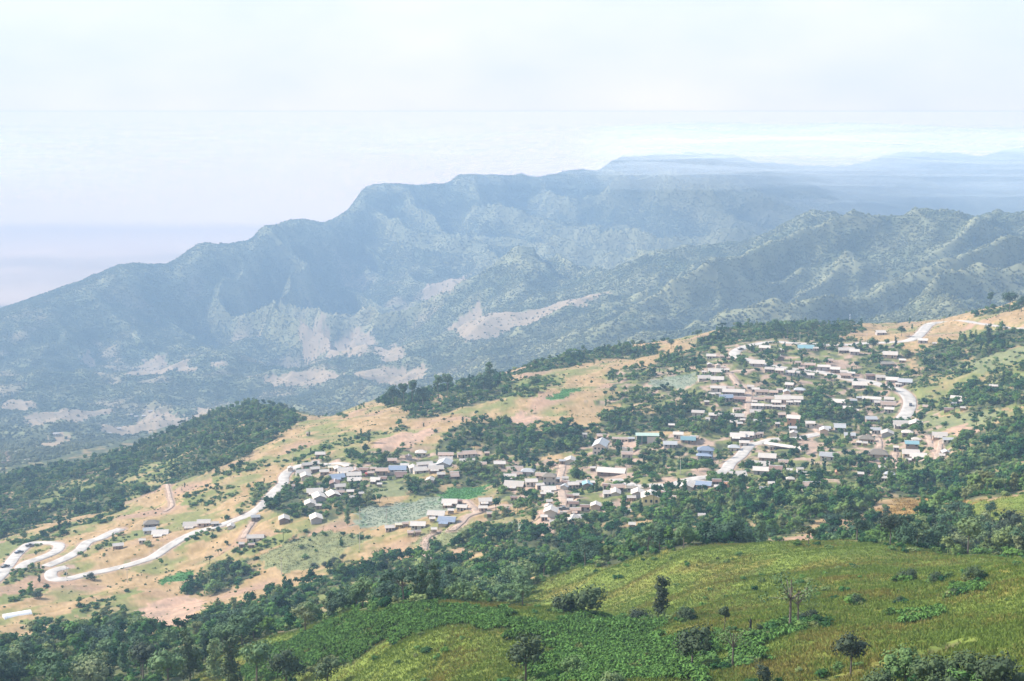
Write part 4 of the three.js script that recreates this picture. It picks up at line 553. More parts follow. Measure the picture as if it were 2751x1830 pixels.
special('clinic_house', 'C', 1630, 520, 4.5, 8.6, 7, -4, 'two tier pale blue roofed house on its own dirt yard above the road', (o) => {
  house(o, { L: 8.4, W: 6.4, wall: 5.4, rise: 1.7, roof: 'b', form: 'hip', wm: blueWall, storeys: 2 });
  const g = hipRoof(8.2, 4.4, 2.9, 0.9, 0.5, 0.1); g.translate(-0.6, 0, 4.2); mesh('porch_roof', g, roofMats.b[2], o); for (const x of [-4.4, -1.5, 2.6]) mesh('post', boxGeo(0.2, 6, 0.2, x, 0, 6), frameMat, o);
});
special('facade_house', 'C', 940, 1085, 3.4, 8.6, 7, 90, 'cream fronted house with dark windows under a white roof, below the road', (o) => {
  house(o, { L: 8, W: 8.2, wall: 3.6, rise: 1.5, roof: 'w', wm: creamWall, storeys: 1 });
  for (const z of [-2.4, 0, 2.4]) { const w = mesh('window', boxGeo(0.08, 1.3, 1.1, -4.03, 1.9, z), darkMat, o); mesh('frame', boxGeo(0.1, 0.12, 1.3, -4.06, 1.2, z), frameMat, w); }
});
special('row_shed', 'E', 718, 378, 3, 26, 3.6, -27, 'very long narrow white roofed shed beside the paved yard', (o) => {
  house(o, { L: 26, W: 3.6, wall: 2.4, rise: 0.8, roof: 'w', wm: wallMats[3], open: true });
});
special('plastic_greenhouse', 'G', 98, 1172, 1.5, 13, 7, 14, 'white plastic covered greenhouse tunnel in the lower left fields', (o) => {
  const sec = []; for (let k = 0; k <= 10; k++) { const t = Math.PI * k / 10; sec.push([Math.cos(t) * 3.6, Math.sin(t) * 2.2]); } sec.push([-3.6, -1.6], [3.6, -1.6]);
  mesh('cover', shell(sec, 12.5), matte(0.52, 0.50, 0.48, 0.5), o);
  for (const x of [-5, 0, 5]) mesh('hoop', shell(sec.map(([z, y]) => [z * 1.015, y * 1.02]), 0.12).translate(x, 0, 0), frameMat, o);
});
// the stilts under the upper road terrace
// ---------------------------------------------------------------- poles, mast, cars
function pole(zn, x, y, h, label) {
  const q = Z[zn](x, y), o = new THREE.Group(); o.name = numbered('utility_pole'); o.position.set(q.x, ground(q.x, q.z) - 0.3, q.z); o.rotation.y = 0.4;
  mesh('post', new THREE.CylinderGeometry(0.11, 0.17, h, 7).translate(0, h / 2, 0), frameMat, o);
  const a = mesh('crossarm', boxGeo(1.7, 0.12, 0.12, 0, h - 0.7, 0.12), doorMat, o); for (const u of [-0.7, 0, 0.7]) mesh('insulator', new THREE.CylinderGeometry(0.05, 0.06, 0.2, 6).translate(u, h - 0.54, 0.12), frameMat, a);
  tag(o, label, 'pole', 'utility poles'); scene.add(o);
}
for (const [zn, x, y, h, where] of [['C', 625, 885, 9, 'at the near edge of the oval dirt yard'], ['C', 240, 868, 8, 'left of the oval dirt yard'], ['C', 1310, 820, 9, 'in the bushes above the road'], ['A', 1020, 1055, 9, 'at the corner of the cabbage plot'], ['A', 1020, 1400, 9, 'on the meadow below the cabbage plot'], ['A', 1360, 1060, 8, 'between cabbage plot and cream shed'], ['H', 335, 952, 9, 'on the meadow left of the small trees'], ['G', 385, 978, 8, 'inside the lowest hairpin'], ['G', 735, 1000, 8, 'below the hairpin road'], ['A', 170, 300, 8, 'where the road enters the lower village'], ['D', 1280, 270, 9, 'behind the upper road loop'], ['D', 2050, 260, 9, 'by the upper road near the lone tree']]) pole(zn, x, y, h, 'slim grey utility pole ' + where);
{ // lattice mast on the skyline
  const q = spot(2283, 868), o = new THREE.Group(); o.name = 'lattice_mast'; o.position.set(q.x, ground(q.x, q.z) - 0.5, q.z);
  const H = 17, wm = matte(0.75, 0.75, 0.75), rm = matte(0.5, 0.12, 0.08), w = (y) => mix(1.0, 0.35, y / H);
  const bar = (a, b, r) => { const A = new THREE.Vector3(...a), B = new THREE.Vector3(...b), g = new THREE.CylinderGeometry(r, r, A.distanceTo(B), 5); g.applyQuaternion(new THREE.Quaternion().setFromUnitVectors(UPV1, B.clone().sub(A).normalize())); g.translate(...A.add(B).multiplyScalar(0.5).toArray()); return g; };
  for (const [sx, sz] of [[-1, -1], [1, -1], [1, 1], [-1, 1]]) mesh('leg', bar([sx * w(0), 0, sz * w(0)], [sx * w(H), H, sz * w(H)], 0.09), wm, o);
  for (let k = 0; k < 8; k++) { const y0 = k * H / 8, y1 = (k + 1) * H / 8, c = [[-1, -1], [1, -1], [1, 1], [-1, 1]], gs = []; for (let s = 0; s < 4; s++) { const [ax, az] = c[s], [bx, bz] = c[(s + 1) % 4]; gs.push(bar([ax * w(y0), y0, az * w(y0)], [bx * w(y1), y1, bz * w(y1)], 0.05), bar([ax * w(y1), y1, az * w(y1)], [bx * w(y1), y1, bz * w(y1)], 0.05)); } mesh('bracing', mergeGeometries(gs), k % 2 ? rm : wm, o); }
  for (const s of [-1, 1]) mesh('antenna', boxGeo(0.35, 1.8, 0.2, s * 0.7, H - 1.2, 0), wm, o);
  tag(o, 'tall slim white and red lattice mast on the wooded skyline', 'mast'); scene.add(o);
}
function car(zn, x, y, turn, c, label) {
  const q = Z[zn](x, y), o = new THREE.Group(); o.name = numbered('pickup_truck'); o.position.set(q.x, ground(q.x, q.z) + 0.28, q.z); o.rotation.y = turn;
  const paint = new THREE.MeshPhysicalMaterial({ color: new THREE.Color().setRGB(...c), roughness: 0.35, clearcoat: 0.6 });
  const side = (p) => { const s = new THREE.Shape(p.map(([a, b]) => new THREE.Vector2(a, b))); const g = new THREE.ExtrudeGeometry(s, { depth: 1.6, bevelEnabled: true, bevelSize: 0.06, bevelThickness: 0.06, bevelSegments: 1 }); g.translate(0, 0, -0.8); return g; };
  mesh('body', side([[-2.5, 0.4], [2.45, 0.4], [2.5, 0.85], [1.3, 1.0], [-0.65, 1.0], [-0.65, 1.05], [-2.5, 1.05]]), paint, o);
  mesh('cab', side([[-0.6, 1.0], [1.25, 1.0], [0.65, 1.6], [-0.5, 1.62]]), paint, o); mesh('window', boxGeo(1.0, 0.36, 1.76, 0.2, 1.3, 0), darkMat, o);
  for (const a of [-1.55, 1.6]) for (const s of [-1, 1]) { const w = mesh('wheel', new THREE.CylinderGeometry(0.36, 0.36, 0.24, 12).rotateX(Math.PI / 2).translate(a, 0.36, s * 0.78), darkMat, o); mesh('rim', new THREE.CylinderGeometry(0.2, 0.2, 0.26, 8).rotateX(Math.PI / 2).translate(a, 0.36, s * 0.78), frameMat, w); }
  tag(o, label, 'truck', 'trucks on the roads'); scene.add(o);
}
car('G', 110, 832, 0.75, [0.05, 0.06, 0.08], 'dark pickup truck on the road before the upper hairpin');
car('G', 172, 792, 0.5, [0.06, 0.05, 0.05], 'dark pickup truck just below the upper hairpin turn');
car('G', 30, 915, 0.9, [0.04, 0.05, 0.05], 'dark pickup truck on the lowest road at the left edge');
car('A', 1105, 462, 1.2, [0.45, 0.07, 0.05], 'red pickup truck parked between lower village houses');
car('X', 880, 1080, 1.3, [0.06, 0.06, 0.07], 'dark pickup truck on the broad bend of the road');
car('B', 1478, 1042, 0.1, [0.06, 0.07, 0.06], 'dark pickup truck at the foot of the dirt lane');
car('D', 600, 345, 0.6, [0.05, 0.05, 0.05], 'dark pickup truck on the upper loop of the road');
// ---------------------------------------------------------------- growing it
const buckets = new Map(); // name -> list of matrices and colours
const M4 = new THREE.Matrix4(), Q = new THREE.Quaternion(), UPV = new THREE.Vector3(0, 1, 0), T3 = new THREE.Vector3(), S3 = new THREE.Vector3(), E3 = new THREE.Euler();
function put(bucket, x, y, z, sx, sy, turn, c, tilt = 0) {
  if (!buckets.has(bucket)) buckets.set(bucket, { m: [], c: [] });
  const b = buckets.get(bucket); M4.compose(T3.set(x, y, z), Q.setFromEuler(E3.set(tilt * Math.cos(turn * 3), turn, tilt * Math.sin(turn * 3))), S3.set(sx, sy, sx));
  for (const e of M4.elements) b.m.push(e); b.c.push(c[0], c[1], c[2]);
}
const G = rngOf(77), Gw = rngOf(78);
const pickGreen = (bias = 0) => { const c = GREENS[clamp(Math.floor((Gw() * 0.9 + bias) * 7), 0, 6)], k = 0.75 + 0.5 * Gw(); return [c[0] * k, c[1] * k * (0.92 + 0.16 * Gw()), c[2] * k]; };
const bigTrees = []; // candidates to stand as single trees, each with how large it shows
const reach = AZ.map((a) => Math.abs(a * 180 / Math.PI) < 23.2);
for (let i = 0; i < NA - 1; i++) {
  if (!reach[i]) continue;
  for (let j = rowAt(104); j < rowAt(7420); j++) {
    const o = i * NR + j, r = ROWS[j], dr = ROWS[j + 1] - r, wa = AZ[i + 1] - AZ[i], area2 = r * wa * dr, kind = zoneOf[o];
    const tall = r < 1500 ? 9 : 10;
    if ((HT[o] + tall - EYE) / r < seenTop[o] - 0.0005) continue;
    const visible = (HT[o] + 0.6 - EYE) / r >= seenTop[o] - 0.0005;
    const place = () => { const u = G(), v = G(), az = AZ[i] + u * wa, rr = r + v * dr; return [Math.sin(az) * rr, mix(mix(HT[o], HT[o + 1], v), mix(HT[o + NR], HT[o + NR + 1], v), u), -Math.cos(az) * rr, rr]; };
    const many = (d) => { const n = d * area2; return Math.floor(n) + (G() < n - Math.floor(n) ? 1 : 0); };
    const x0 = SX[i] * r, z0 = SZ[i] * r, clump = fbm(n2c, x0 / 38, z0 / 38, 2), tint = fbm(n2b, x0 / 70 + 9, z0 / 70, 2);
    const free = (x, z, pad) => onRoad[o] > pad && !blocked(x, z, pad);
    if (r < 1440) {
      // trees
      const td = kind === KIND.wood ? (r > 950 ? 0.028 : 0.042) * sstep(r > 950 ? -0.16 : x0 < -30 ? -0.1 : -0.26, r > 950 ? 0.34 : x0 < -30 ? 0.36 : 0.22, clump) : kind === KIND.scrub ? 0.008 * sstep(-0.1, 0.4, clump) : kind === KIND.village ? 0.030 * sstep(-0.3, 0.3, clump) : kind === KIND.field ? 0.0006 : kind === KIND.meadow ? 0.0004 : 0;
      for (let k = many(td); k > 0; k--) {
        const [x, y, z, rr] = place(); if (!free(x, z, kind === KIND.village ? 3.6 : 2.2)) continue;
        const t = G(), h = (kind === KIND.village ? 3.2 + 3.6 * G() : 4.2 + 5.4 * G() * (0.6 + 0.4 * t)) * (kind === KIND.field ? 0.62 : 1), form = t < 0.55 ? 'round' : t < 0.72 ? 'tall' : t < 0.86 ? 'bush' : 'spread';
        bigTrees.push([h / rr, form, x, y, z, h, G() * 6.283, kind, tint, Math.floor(G() * 99)]);
      }
      // undergrowth
      const sd = kind === KIND.wood ? 0.075 : kind === KIND.scrub ? 0.085 * sstep(-0.4, 0.3, clump) : kind === KIND.village ? 0.05 * sstep(-0.3, 0.3, clump) : kind === KIND.field ? 0.009 + 0.06 * sstep(0.3, 0.5, clump) : kind === KIND.meadow ? 0.018 : kind === KIND.slope ? 0.035 * sstep(-0.05, 0.5, clump) : kind === KIND.earth || kind === KIND.rust ? 0.005 : 0;
      if (visible || kind === KIND.wood) for (let k = many(sd); k > 0; k--) {
        const [x, y, z] = place(); if (!free(x, z, 0.8)) continue;
        const h = kind === KIND.field || kind === KIND.earth ? 0.5 + 1.1 * G() * G() : kind === KIND.slope ? 0.5 + 0.9 * G() : 0.9 + 1.9 * G();
        put('shrub' + Math.floor(G() * 3), x, y - 0.1, z, h * (0.9 + 0.7 * G()), h, G() * 6.28, pickGreen(0.1 + tint * 0.2));
      }
      // grass and crops on the near slopes
      if (visible && kind === KIND.slope) for (let k = many(clamp(6.5 * Math.pow(170 / r, 1.5), 1.6, 8)); k > 0; k--) {
        const [x, y, z] = place(), dry = sstep(-0.05, 0.6, fbm(n2b, x / 26, z / 40, 3) + (G() - 0.5) * 0.7), h = 0.28 + 0.35 * G() + 0.25 * clamp(clump, 0, 1), k2 = 0.75 + 0.5 * G();
        const c = [mix(0.122, 0.190, dry) * k2, mix(0.172, 0.158, dry) * k2, mix(0.036, 0.046, dry) * k2];
        put('grass' + Math.floor(G() * 3), x, y - 0.03, z, 0.45 + 0.4 * G(), h, G() * 6.28, c);
      }
      if (visible && kind === KIND.leafcrop) for (let k = many(clamp(3.0 * Math.pow(200 / r, 1.2), 0.8, 4)); k > 0; k--) {
        const [x, y, z] = place(), d = n2(x / 5, z / 5), h = 0.55 + 0.55 * G() + 0.25 * d, k2 = 0.5 + 0.95 * G(), old = sstep(0.45, 0.8, fbm(n2c, x / 9, z / 9, 2) + 0.3 * (G() - 0.5));
        put('leafplant' + Math.floor(G() * 3), x, y - 0.03, z, h * (0.9 + 0.5 * G()), h, G() * 6.28, [mix(0.070, 0.15, old) * k2, mix(0.135, 0.11, old) * k2, mix(0.032, 0.046, old) * k2]);
      }
      if (visible && (kind === KIND.rust || kind === KIND.meadow) && r < 760) for (let k = many(0.35); k > 0; k--) {
        const [x, y, z] = place(), k2 = 0.7 + 0.6 * G(), c = kind === KIND.rust ? [0.24, 0.15, 0.05] : [0.15, 0.15, 0.06];
        put('grass' + Math.floor(G() * 3), x, y - 0.03, z, 1.3, 0.5 + 0.5 * G(), G() * 6.28, [c[0] * k2, c[1] * k2, c[2] * k2]);
      }
      if (visible && kind === KIND.green) for (let k = many(0.3); k > 0; k--) { const [x, y, z] = place(), k2 = 0.8 + 0.4 * G(); put('leafplant' + Math.floor(G() * 3), x, y, z, 1.3, 0.5, G() * 6.28, [0.05 * k2, 0.135 * k2, 0.032 * k2]); }
      if (visible && kind === KIND.cabbage) for (let k = many(0.16); k > 0; k--) { const [x, y, z] = place(), k2 = 0.8 + 0.4 * G(); put('leafplant' + Math.floor(G() * 3), x, y, z, 1.2, 0.4, G() * 6.28, [0.125 * k2, 0.155 * k2, 0.095 * k2]); }
    } else if (kind === KIND.range || kind === KIND.clearing) {
      const dry = col[o * 3] / Math.max(0.02, col[o * 3 + 1]), open = kind === KIND.clearing ? 0.06 : clamp(1.05 - 0.55 * browTop[o] + 0.5 * clump, 0.35, 1.7) * (1 - 0.8 * sstep(1.12, 1.3, dry));
      const big = r > 5000 ? 1.2 : 1;
      for (let k = many(0.046 / (big * big) * Math.hypot(1, (HT[o + 1] - HT[o]) / dr, (HT[o + NR] - HT[o]) / (r * wa)) * open * (0.7 + 0.5 * clump)); k > 0; k--) {
        const [x, y, z] = place(), w = (2.6 + 4.2 * G() * G()) * big, mt = clamp(0.34 + 0.55 * fbm(n2b, x / 260, z / 260, 3) + 0.25 * browTop[o] + 0.14 * (G() - 0.5), 0, 1), vv = 0.86 + 0.2 * G(), c = [mix(col[o * 3], mix(0.046, 0.110, mt), 0.45) * vv, mix(col[o * 3 + 1], mix(0.064, 0.116, mt), 0.45) * vv, mix(col[o * 3 + 2], mix(0.034, 0.056, mt), 0.45) * vv];
        put('farcrown' + Math.floor(G() * 3), x, y - 1, z, w, w * (0.75 + 0.5 * G()), G() * 6.28, c);
      }
    }
  }
}
// tree shapes: fine ones for trees that stand as things, plain ones for the mass of the woods
const FORMS = ['round', 'tall', 'bush', 'spread', 'high', 'airy'], fine = {}, plain = {};
FORMS.forEach((f, fi) => { fine[f] = []; plain[f] = []; for (let v = 0; v < 3; v++) {
  const L = lobesOf(200 + fi * 10 + v, f), top = Math.max(...L.map((l) => l[1])) * (f === 'bush' ? 0.75 : 0.92);
  fine[f].push({ crown: leafy(300 + fi * 10 + v, { lobes: L, leaf: f === 'bush' ? 0.085 : f === 'airy' ? 0.042 : 0.058, count: f === 'airy' ? 300 : 620, core: f === 'airy' ? 0 : 0.5, inner: f === 'airy' ? 0.3 : 0.72 }), trunk: trunkOf(400 + fi * 10 + v, top, L, f === 'tall' || f === 'high' ? 0.016 : 0.024) });
  const cr = leafy(500 + fi * 10 + v, { lobes: L, leaf: f === 'bush' ? 0.16 : 0.115, count: 130, core: 0.62 });
  plain[f].push(mergeGeometries([cr, limb([[0, -0.05, 0], [0, top * 0.5, 0], [0, top * 0.8, 0]], 0.022, 0.012, 4)].map((g) => { g.deleteAttribute('uv'); return g; })));
} });
// the trees that show largest stand as things of their own
bigTrees.sort((a, b) => b[0] - a[0]);
const SINGLE = 235;
const whereText = (x, z, r, kind) => {
  const az = Math.atan2(x, -z) * 180 / Math.PI;
  if (kind === KIND.village) return ['tree standing between the village houses', 'garden trees among the village houses'];
  if (kind === KIND.field) return ['tree standing alone on the straw coloured field', 'lone trees on the straw fields'];
  if (r > 900) return ['tree in the wood along the far edge of the spur', 'trees of the far wood'];
  if (az < -2) return ['tree in the wooded gully at the lower left', 'trees of the lower left gully'];
  if (az > 11) return ['tree in the dark wood behind the grassy brow on the right', 'trees of the right hand wood'];
  return ['tree in the wooded gully between grassy brow and village', 'trees of the middle gully'];
};
const TONE = ['very dark', 'dark green', 'deep green', 'mid green', 'light green', 'pale', 'yellow green'];
const formText = { round: 'round crowned', tall: 'slender upright', bush: 'low bushy', airy: 'thin branched', spread: 'wide spreading', high: 'bare stemmed' };
function tree(form, v, tone, x, y, z, h, turn, label, group, name = 'broadleaf_tree') {
  const g = new THREE.Group(); g.name = numbered(name); g.position.set(x, y, z); g.rotation.y = turn; g.scale.setScalar(h);
  const f = fine[form][v % 3];
  mesh('trunk', f.trunk, barkMat, g); mesh('crown', f.crown, leafMats[tone], g);
  tag(g, label, 'tree', group); scene.add(g); return g;
}
for (const [i, [, form, x, y, z, h, turn, kind, tint, v]] of bigTrees.entries()) {
  const r = Math.hypot(x, z);
  if (i < SINGLE) { const [w, group] = whereText(x, z, r, kind), tone = clamp(Math.floor(v % 5 + tint * 3), 0, 6); tree(form, v, tone, x, y - 0.15, z, h, turn, TONE[tone] + ' ' + formText[form] + ' ' + w, group); }
  else put('tree_' + form + (v % 3), x, y - 0.15, z, h, h * (0.9 + 0.25 * ((v * 37 % 11) / 11)), turn, pickGreen(clamp(tint * 0.6, -0.25, 0.45)));
}
// ---------------------------------------------------------------- single trees one can point at
const NAMED = [
  ['spread', 1403, 1632, 76, 3, 'umbrella shaped tree with forked stems in the dip behind the leafy hill'],
  ['bush', 1568, 1650, 100, 9, 'broad rounded bush tree in the dip before the grassy brow'],
  ['bush', 1515, 1644, 58, 8, 'smaller dark bush just left of the broad rounded bush tree'],
  ['tall', 1778, 1668, 118, 7, 'dark pointed vine covered tree in front of the grassy brow'],
  ['bush', 1715, 1672, 52, 7, 'dark low bush at the left foot of the pointed tree'],
  ['bush', 1838, 1668, 46, 8, 'dark low bush at the right foot of the pointed tree'],
  ['high', 1945, 1702, 72, 8, 'thin dark sapling left of the charred stump'],
  ['round', 1860, 1800, 125, 8, 'dark leafy tree at the right edge of the leafy crop'],
  ['tall', 1900, 1760, 62, 8, 'short dark upright bush behind the dark leafy tree'],
  ['airy', 1968, 1796, 112, 4, 'thin brownish half bare tree below the charred stump'],
  ['airy', 2122, 1694, 165, 3, 'large sparse spreading tree with pale leaning trunk on the grass slope'],
  ['airy', 2145, 1686, 118, 4, 'thin leaning stem beside the large sparse spreading tree'],
  ['bush', 2178, 1672, 46, 7, 'dark round bush right of the large sparse spreading tree'],
  ['round', 2285, 1815, 120, 7, 'dark open crowned tree above the ditch at the bottom right'],
  ['bush', 2305, 1622, 32, 8, 'small dark bush alone on the open grass slope'],
  ['bush', 2420, 1622, 26, 8, 'smallest dark bush alone on the open grass slope'],
  ['bush', 2436, 1562, 44, 8, 'dark bush clump below the grassy crest'],
  ['bush', 2432, 1826, 100, 6, 'yellow green leafy bush at the bottom edge'],
  ['bush', 2600, 1826, 92, 9, 'broad green bush in the bottom right corner'],
  ['round', 2050, 1850, 66, 7, 'dark crown cut by the bottom edge'],
  ['round', 1412, 1834, 135, 8, 'dark brownish tree at the bottom beside the leafy crop'],
  ['bush', 1540, 1820, 72, 6, 'yellow green shrub in the leafy crop'],
  ['round', 2660, 1390, 42, 0, 'dark round tree on the edge of the far grassy hump'],
  ['round', 2706, 1484, 112, 7, 'tall dark tree at the right edge behind the grassy brow'],
  ['round', 2392, 1466, 80, 7, 'dark round crowned tree standing on the grassy brow'],
  ['bush', 2556, 1484, 92, 8, 'wide dark thicket tree right of the brow'],
  ['spread', 2172, 1466, 58, 8, 'small flat topped tree at the left of the brow trees'],
  ['round', 385, 1836, 108, 7, 'very dark dense tree at the bottom left'],
  ['tall', 512, 1838, 138, 9, 'tall narrow green tree at the bottom left'],
  ['tall', 578, 1830, 112, 4, 'pale green airy tree right of the tall narrow one'],
  ['round', 690, 1842, 118, 3, 'open leafy tree at the lower edge of the leafy hill'],
  ['round', 820, 1702, 80, 5, 'pale grey green tree at the top left of the leafy hill'],
  ['bush', 250, 1850, 90, 5, 'pale yellow green bush tree at the bottom left corner'],
  ['tall', 934, 1412, 54, 6, 'bright green upright tree at the corner of the cabbage plot'],
  ['round', 1336, 1314, 30, 0, 'dark round tree beside the bright green plot'],
  ['bush', 98, 1608, 28, 8, 'dark bush on the straw field left of the hairpin'],
  ['bush', 244, 1558, 26, 7, 'dark bush beside the bend of the hairpin road'],
  ['bush', 844, 1526, 22, 7, 'first of four small round trees on the meadow'],
  ['bush', 870, 1521, 18, 7, 'second of four small round trees on the meadow'],
  ['bush', 898, 1514, 24, 7, 'third of four small round trees on the meadow'],
  ['round', 921, 1510, 27, 7, 'last of four small round trees on the meadow'],
  ['round', 1056, 1092, 66, 1, 'dense tree at the left of the tall skyline grove'],
  ['high', 1085, 1094, 70, 2, 'second tree from left in the tall skyline grove'],
  ['high', 1108, 1097, 80, 2, 'slim bare stemmed tree in the tall skyline grove'],
  ['round', 1136, 1092, 62, 1, 'dark round tree in the middle of the tall skyline grove'],
  ['high', 1178, 1078, 76, 3, 'tall bare stemmed tree of the skyline grove, high airy crown'],
  ['high', 1203, 1072, 72, 3, 'rightmost bare stemmed tree of the skyline grove'],
  ['tall', 1245, 1066, 56, 1, 'dark upright tree right of the skyline grove'],
  ['tall', 1314, 1056, 90, 2, 'tallest leafy tree at the right end of the skyline grove'],
  ['round', 1300, 1062, 60, 1, 'dark tree leaning against the tallest skyline tree'],
  ['spread', 1721, 938, 28, 0, 'small flat crowned tree alone on the skyline'],
  ['round', 1803, 938, 30, 1, 'round tree on the skyline left of the upper wood'],
  ['high', 1566, 956, 30, 2, 'thin tree on the skyline above the straw field'],
  ['high', 1673, 956, 36, 4, 'sparse tree on the skyline above the straw field corner'],
  ['round', 1875, 910, 26, 1, 'round tree at the left tip of the upper wood'],
  ['round', 1646, 1060, 28, 1, 'dark tree standing alone in the straw field'],
  ['high', 2659, 830, 44, 1, 'thin bare stemmed tree on the right skyline'],
  ['round', 2713, 838, 56, 0, 'big dark tree on the right skyline'],
  ['round', 2744, 838, 46, 0, 'dark tree at the right edge of the skyline'],
  ['round', 2422, 904, 32, 1, 'round tree beside the upper road on the right'],
  ['tall', 2653, 928, 58, 1, 'dark upright tree below the upper road on the right'],
  ['round', 2345, 946, 44, 2, 'open tree standing right beside the upper road'],
  ['tall', 2211, 912, 54, 2, 'tall slim tree behind the upper road loop'],
  ['round', 2181, 904, 50, 3, 'leafy tree left of the tall slim tree'],
  ['round', 2275, 902, 44, 3, 'light green tree beside the lattice mast'],
  ['round', 2082, 900, 48, 2, 'leafy tree at the top of the upper wood'],
  ['round', 2115, 902, 42, 3, 'second leafy tree at the top of the upper wood'],
  ['tall', 990, 1192, 40, 2, 'upright tree among bushes above the lower village street'],
  ['round', 1070, 1232, 36, 2, 'leafy tree at the upper edge of the lower village'],
  ['bush', 2505, 1862, 118, 9, 'olive green thicket at the bottom right edge'],
  ['bush', 2690, 1860, 128, 8, 'dark green thicket in the bottom right corner'],
  ['bush', 2352, 1866, 84, 9, 'olive shrub at the bottom edge below the ditch'],
  ['bush', 1640, 1852, 62, 4, 'dry greyish shrub at the bottom edge in the leafy crop'],
  ['round', 880, 1866, 112, 9, 'olive tree at the bottom edge left of the dry grass'],
  ['round', 770, 1862, 125, 8, 'dark tree at the bottom edge of the leafy hill'],
  ['tall', 620, 1868, 150, 9, 'tall olive tree rising from the bottom edge'],
  ['round', 452, 1866, 128, 3, 'mid green tree between the dense dark and tall narrow ones'],
  ['round', 150, 1866, 118, 2, 'deep green tree near the bottom left corner'],
  ['bush', 50, 1812, 84, 4, 'light green bush tree at the left edge'],
  ['high', 2040, 1716, 40, 9, 'small sapling right of the charred stump'],
  ['bush', 2520, 1566, 36, 8, 'dark bush on the crest at the right'],
  ['bush', 2620, 1560, 48, 9, 'olive bush on the crest near the right edge'],
  ['bush', 2570, 1600, 30, 8, 'dark bush above the small leafy patch'],
];
for (const [k, [form, px, py, hp, tone, label]] of NAMED.entries()) { const q = spot(px, py), h = hp * q.r / FL * (q.r < 430 ? 1.15 : 1); tree(form, k, tone, q.x, ground(q.x, q.z) - 0.12, q.z, h, k * 1.7, label, null, form === 'bush' ? 'bush' : form === 'high' ? 'slender_tree' : 'broadleaf_tree');
  if (q.r < 430) for (let e = 0; e < 5; e++) { const t = e * 2.4 + k, d = h * (0.25 + 0.4 * Gw()), x = q.x + Math.cos(t) * d, z = q.z + Math.sin(t) * d, s = 0.7 + 1.1 * Gw(); put('shrub' + e % 3, x, ground(x, z) - 0.1, z, s * 1.3, s, t, pickGreen(Gw() * 0.3 - 0.1)); }
}
// ground cover shapes
function tuft(seed, n, w, lean) { // blades of grass, unit height
  const R = rngOf(seed), pos = [];
  for (let k = 0; k < n; k++) { const t = R() * 6.283, q = Math.sqrt(R()) * 0.5, x = Math.cos(t) * q, z = Math.sin(t) * q, h = 0.55 + 0.45 * R(), u = R() * 6.283, dx = Math.cos(u) * w, dz = Math.sin(u) * w, lx = (R() - 0.5) * lean, lz = (R() - 0.5) * lean;
    pos.push(x - dx, 0, z - dz, x + dx, 0, z + dz, x + lx * 0.5 + dx * 0.6, h * 0.6, z + lz * 0.5 + dz * 0.6, x - dx, 0, z - dz, x + lx * 0.5 + dx * 0.6, h * 0.6, z + lz * 0.5 + dz * 0.6, x + lx * 1.3, h, z + lz * 1.3); }
  const g = new THREE.BufferGeometry(); g.setAttribute('position', new THREE.Float32BufferAttribute(pos, 3)); g.computeVertexNormals(); return g;
}
function rosette(seed, n) { // broad arching leaves
  const R = rngOf(seed), pos = [];
  for (let k = 0; k < n; k++) { const t = k * 2.4 + R(), c = Math.cos(t), s = Math.sin(t), L = 0.35 + 0.3 * R(), w = 0.09 + 0.07 * R(), h = 0.55 + 0.45 * R(), P = (a, y, e) => [c * a - s * e, y, s * a + c * e];
    const a0 = P(0.02, 0.02, 0), m1 = P(L * 0.55, h, w), m2 = P(L * 0.55, h, -w), md = P(L * 0.5, h * 0.93, 0), tip = P(L * 1.15, h * 0.72, 0);
    pos.push(...a0, ...md, ...m1, ...a0, ...m2, ...md, ...m1, ...md, ...tip, ...md, ...m2, ...tip); }
  const g = new THREE.BufferGeometry(); g.setAttribute('position', new THREE.Float32BufferAttribute(pos, 3)); g.computeVertexNormals(); return g;
}
function farCrown(seed) { const g = new THREE.IcosahedronGeometry(0.5, 1), p = g.attributes.position; for (let i = 0; i < p.count; i++) { const x = p.getX(i), y = p.getY(i), z = p.getZ(i), k = 1 + 0.35 * n2(x * 4 + seed, z * 4 + y * 4); p.setXYZ(i, x * k, 0.42 + y * k * 0.95, z * k); } g.deleteAttribute('uv'); g.computeVertexNormals(); return g; }
const SHAPES = {}; for (let v = 0; v < 3; v++) {
  SHAPES['shrub' + v] = leafy(600 + v, { lobes: lobesOf(610 + v, 'bush'), leaf: 0.2, count: 90, core: 0.6 });
  SHAPES['grass' + v] = tuft(620 + v, 9, 0.035, 0.55); SHAPES['leafplant' + v] = rosette(630 + v, 9); SHAPES['farcrown' + v] = farCrown(640 + v * 7);
  for (const f of FORMS) SHAPES['tree_' + f + v] = plain[f][v];
}
const STUFF = { shrub: ['undergrowth', 'low green scrub and bushes covering gullies and field edges', 'scrub'], grass: ['grass', 'yellow green and rusty wild grass on the near slopes', 'grass'], leafplant: ['leafy_crop', 'bright green broad leaved crop covering the near hill and plots', 'crop'], farcrown: ['mountain_forest', 'distant blue green forest canopy on the mountain slopes', 'forest'], tree: ['woodland', 'mass of green trees filling the gullies and village edges', 'woodland'] };
let instTotal = 0;
for (const [b, { m, c }] of buckets) {
  const n = m.length / 16, key = b.startsWith('tree_') ? 'tree' : b.replace(/\d$/, ''), [name, label, category] = STUFF[key];
  const im = new THREE.InstancedMesh(SHAPES[b], leafMat, n); im.instanceMatrix.array.set(m); im.instanceColor = new THREE.InstancedBufferAttribute(new Float32Array(c), 3);
  im.name = numbered(name); im.castShadow = im.receiveShadow = true; tag(im, label, category, null, 'stuff'); scene.add(im); instTotal += n;
}
console.log('instances', instTotal, [...buckets].map(([b, q]) => b + ':' + q.m.length / 16).join(' '), 'trees', bigTrees.length);
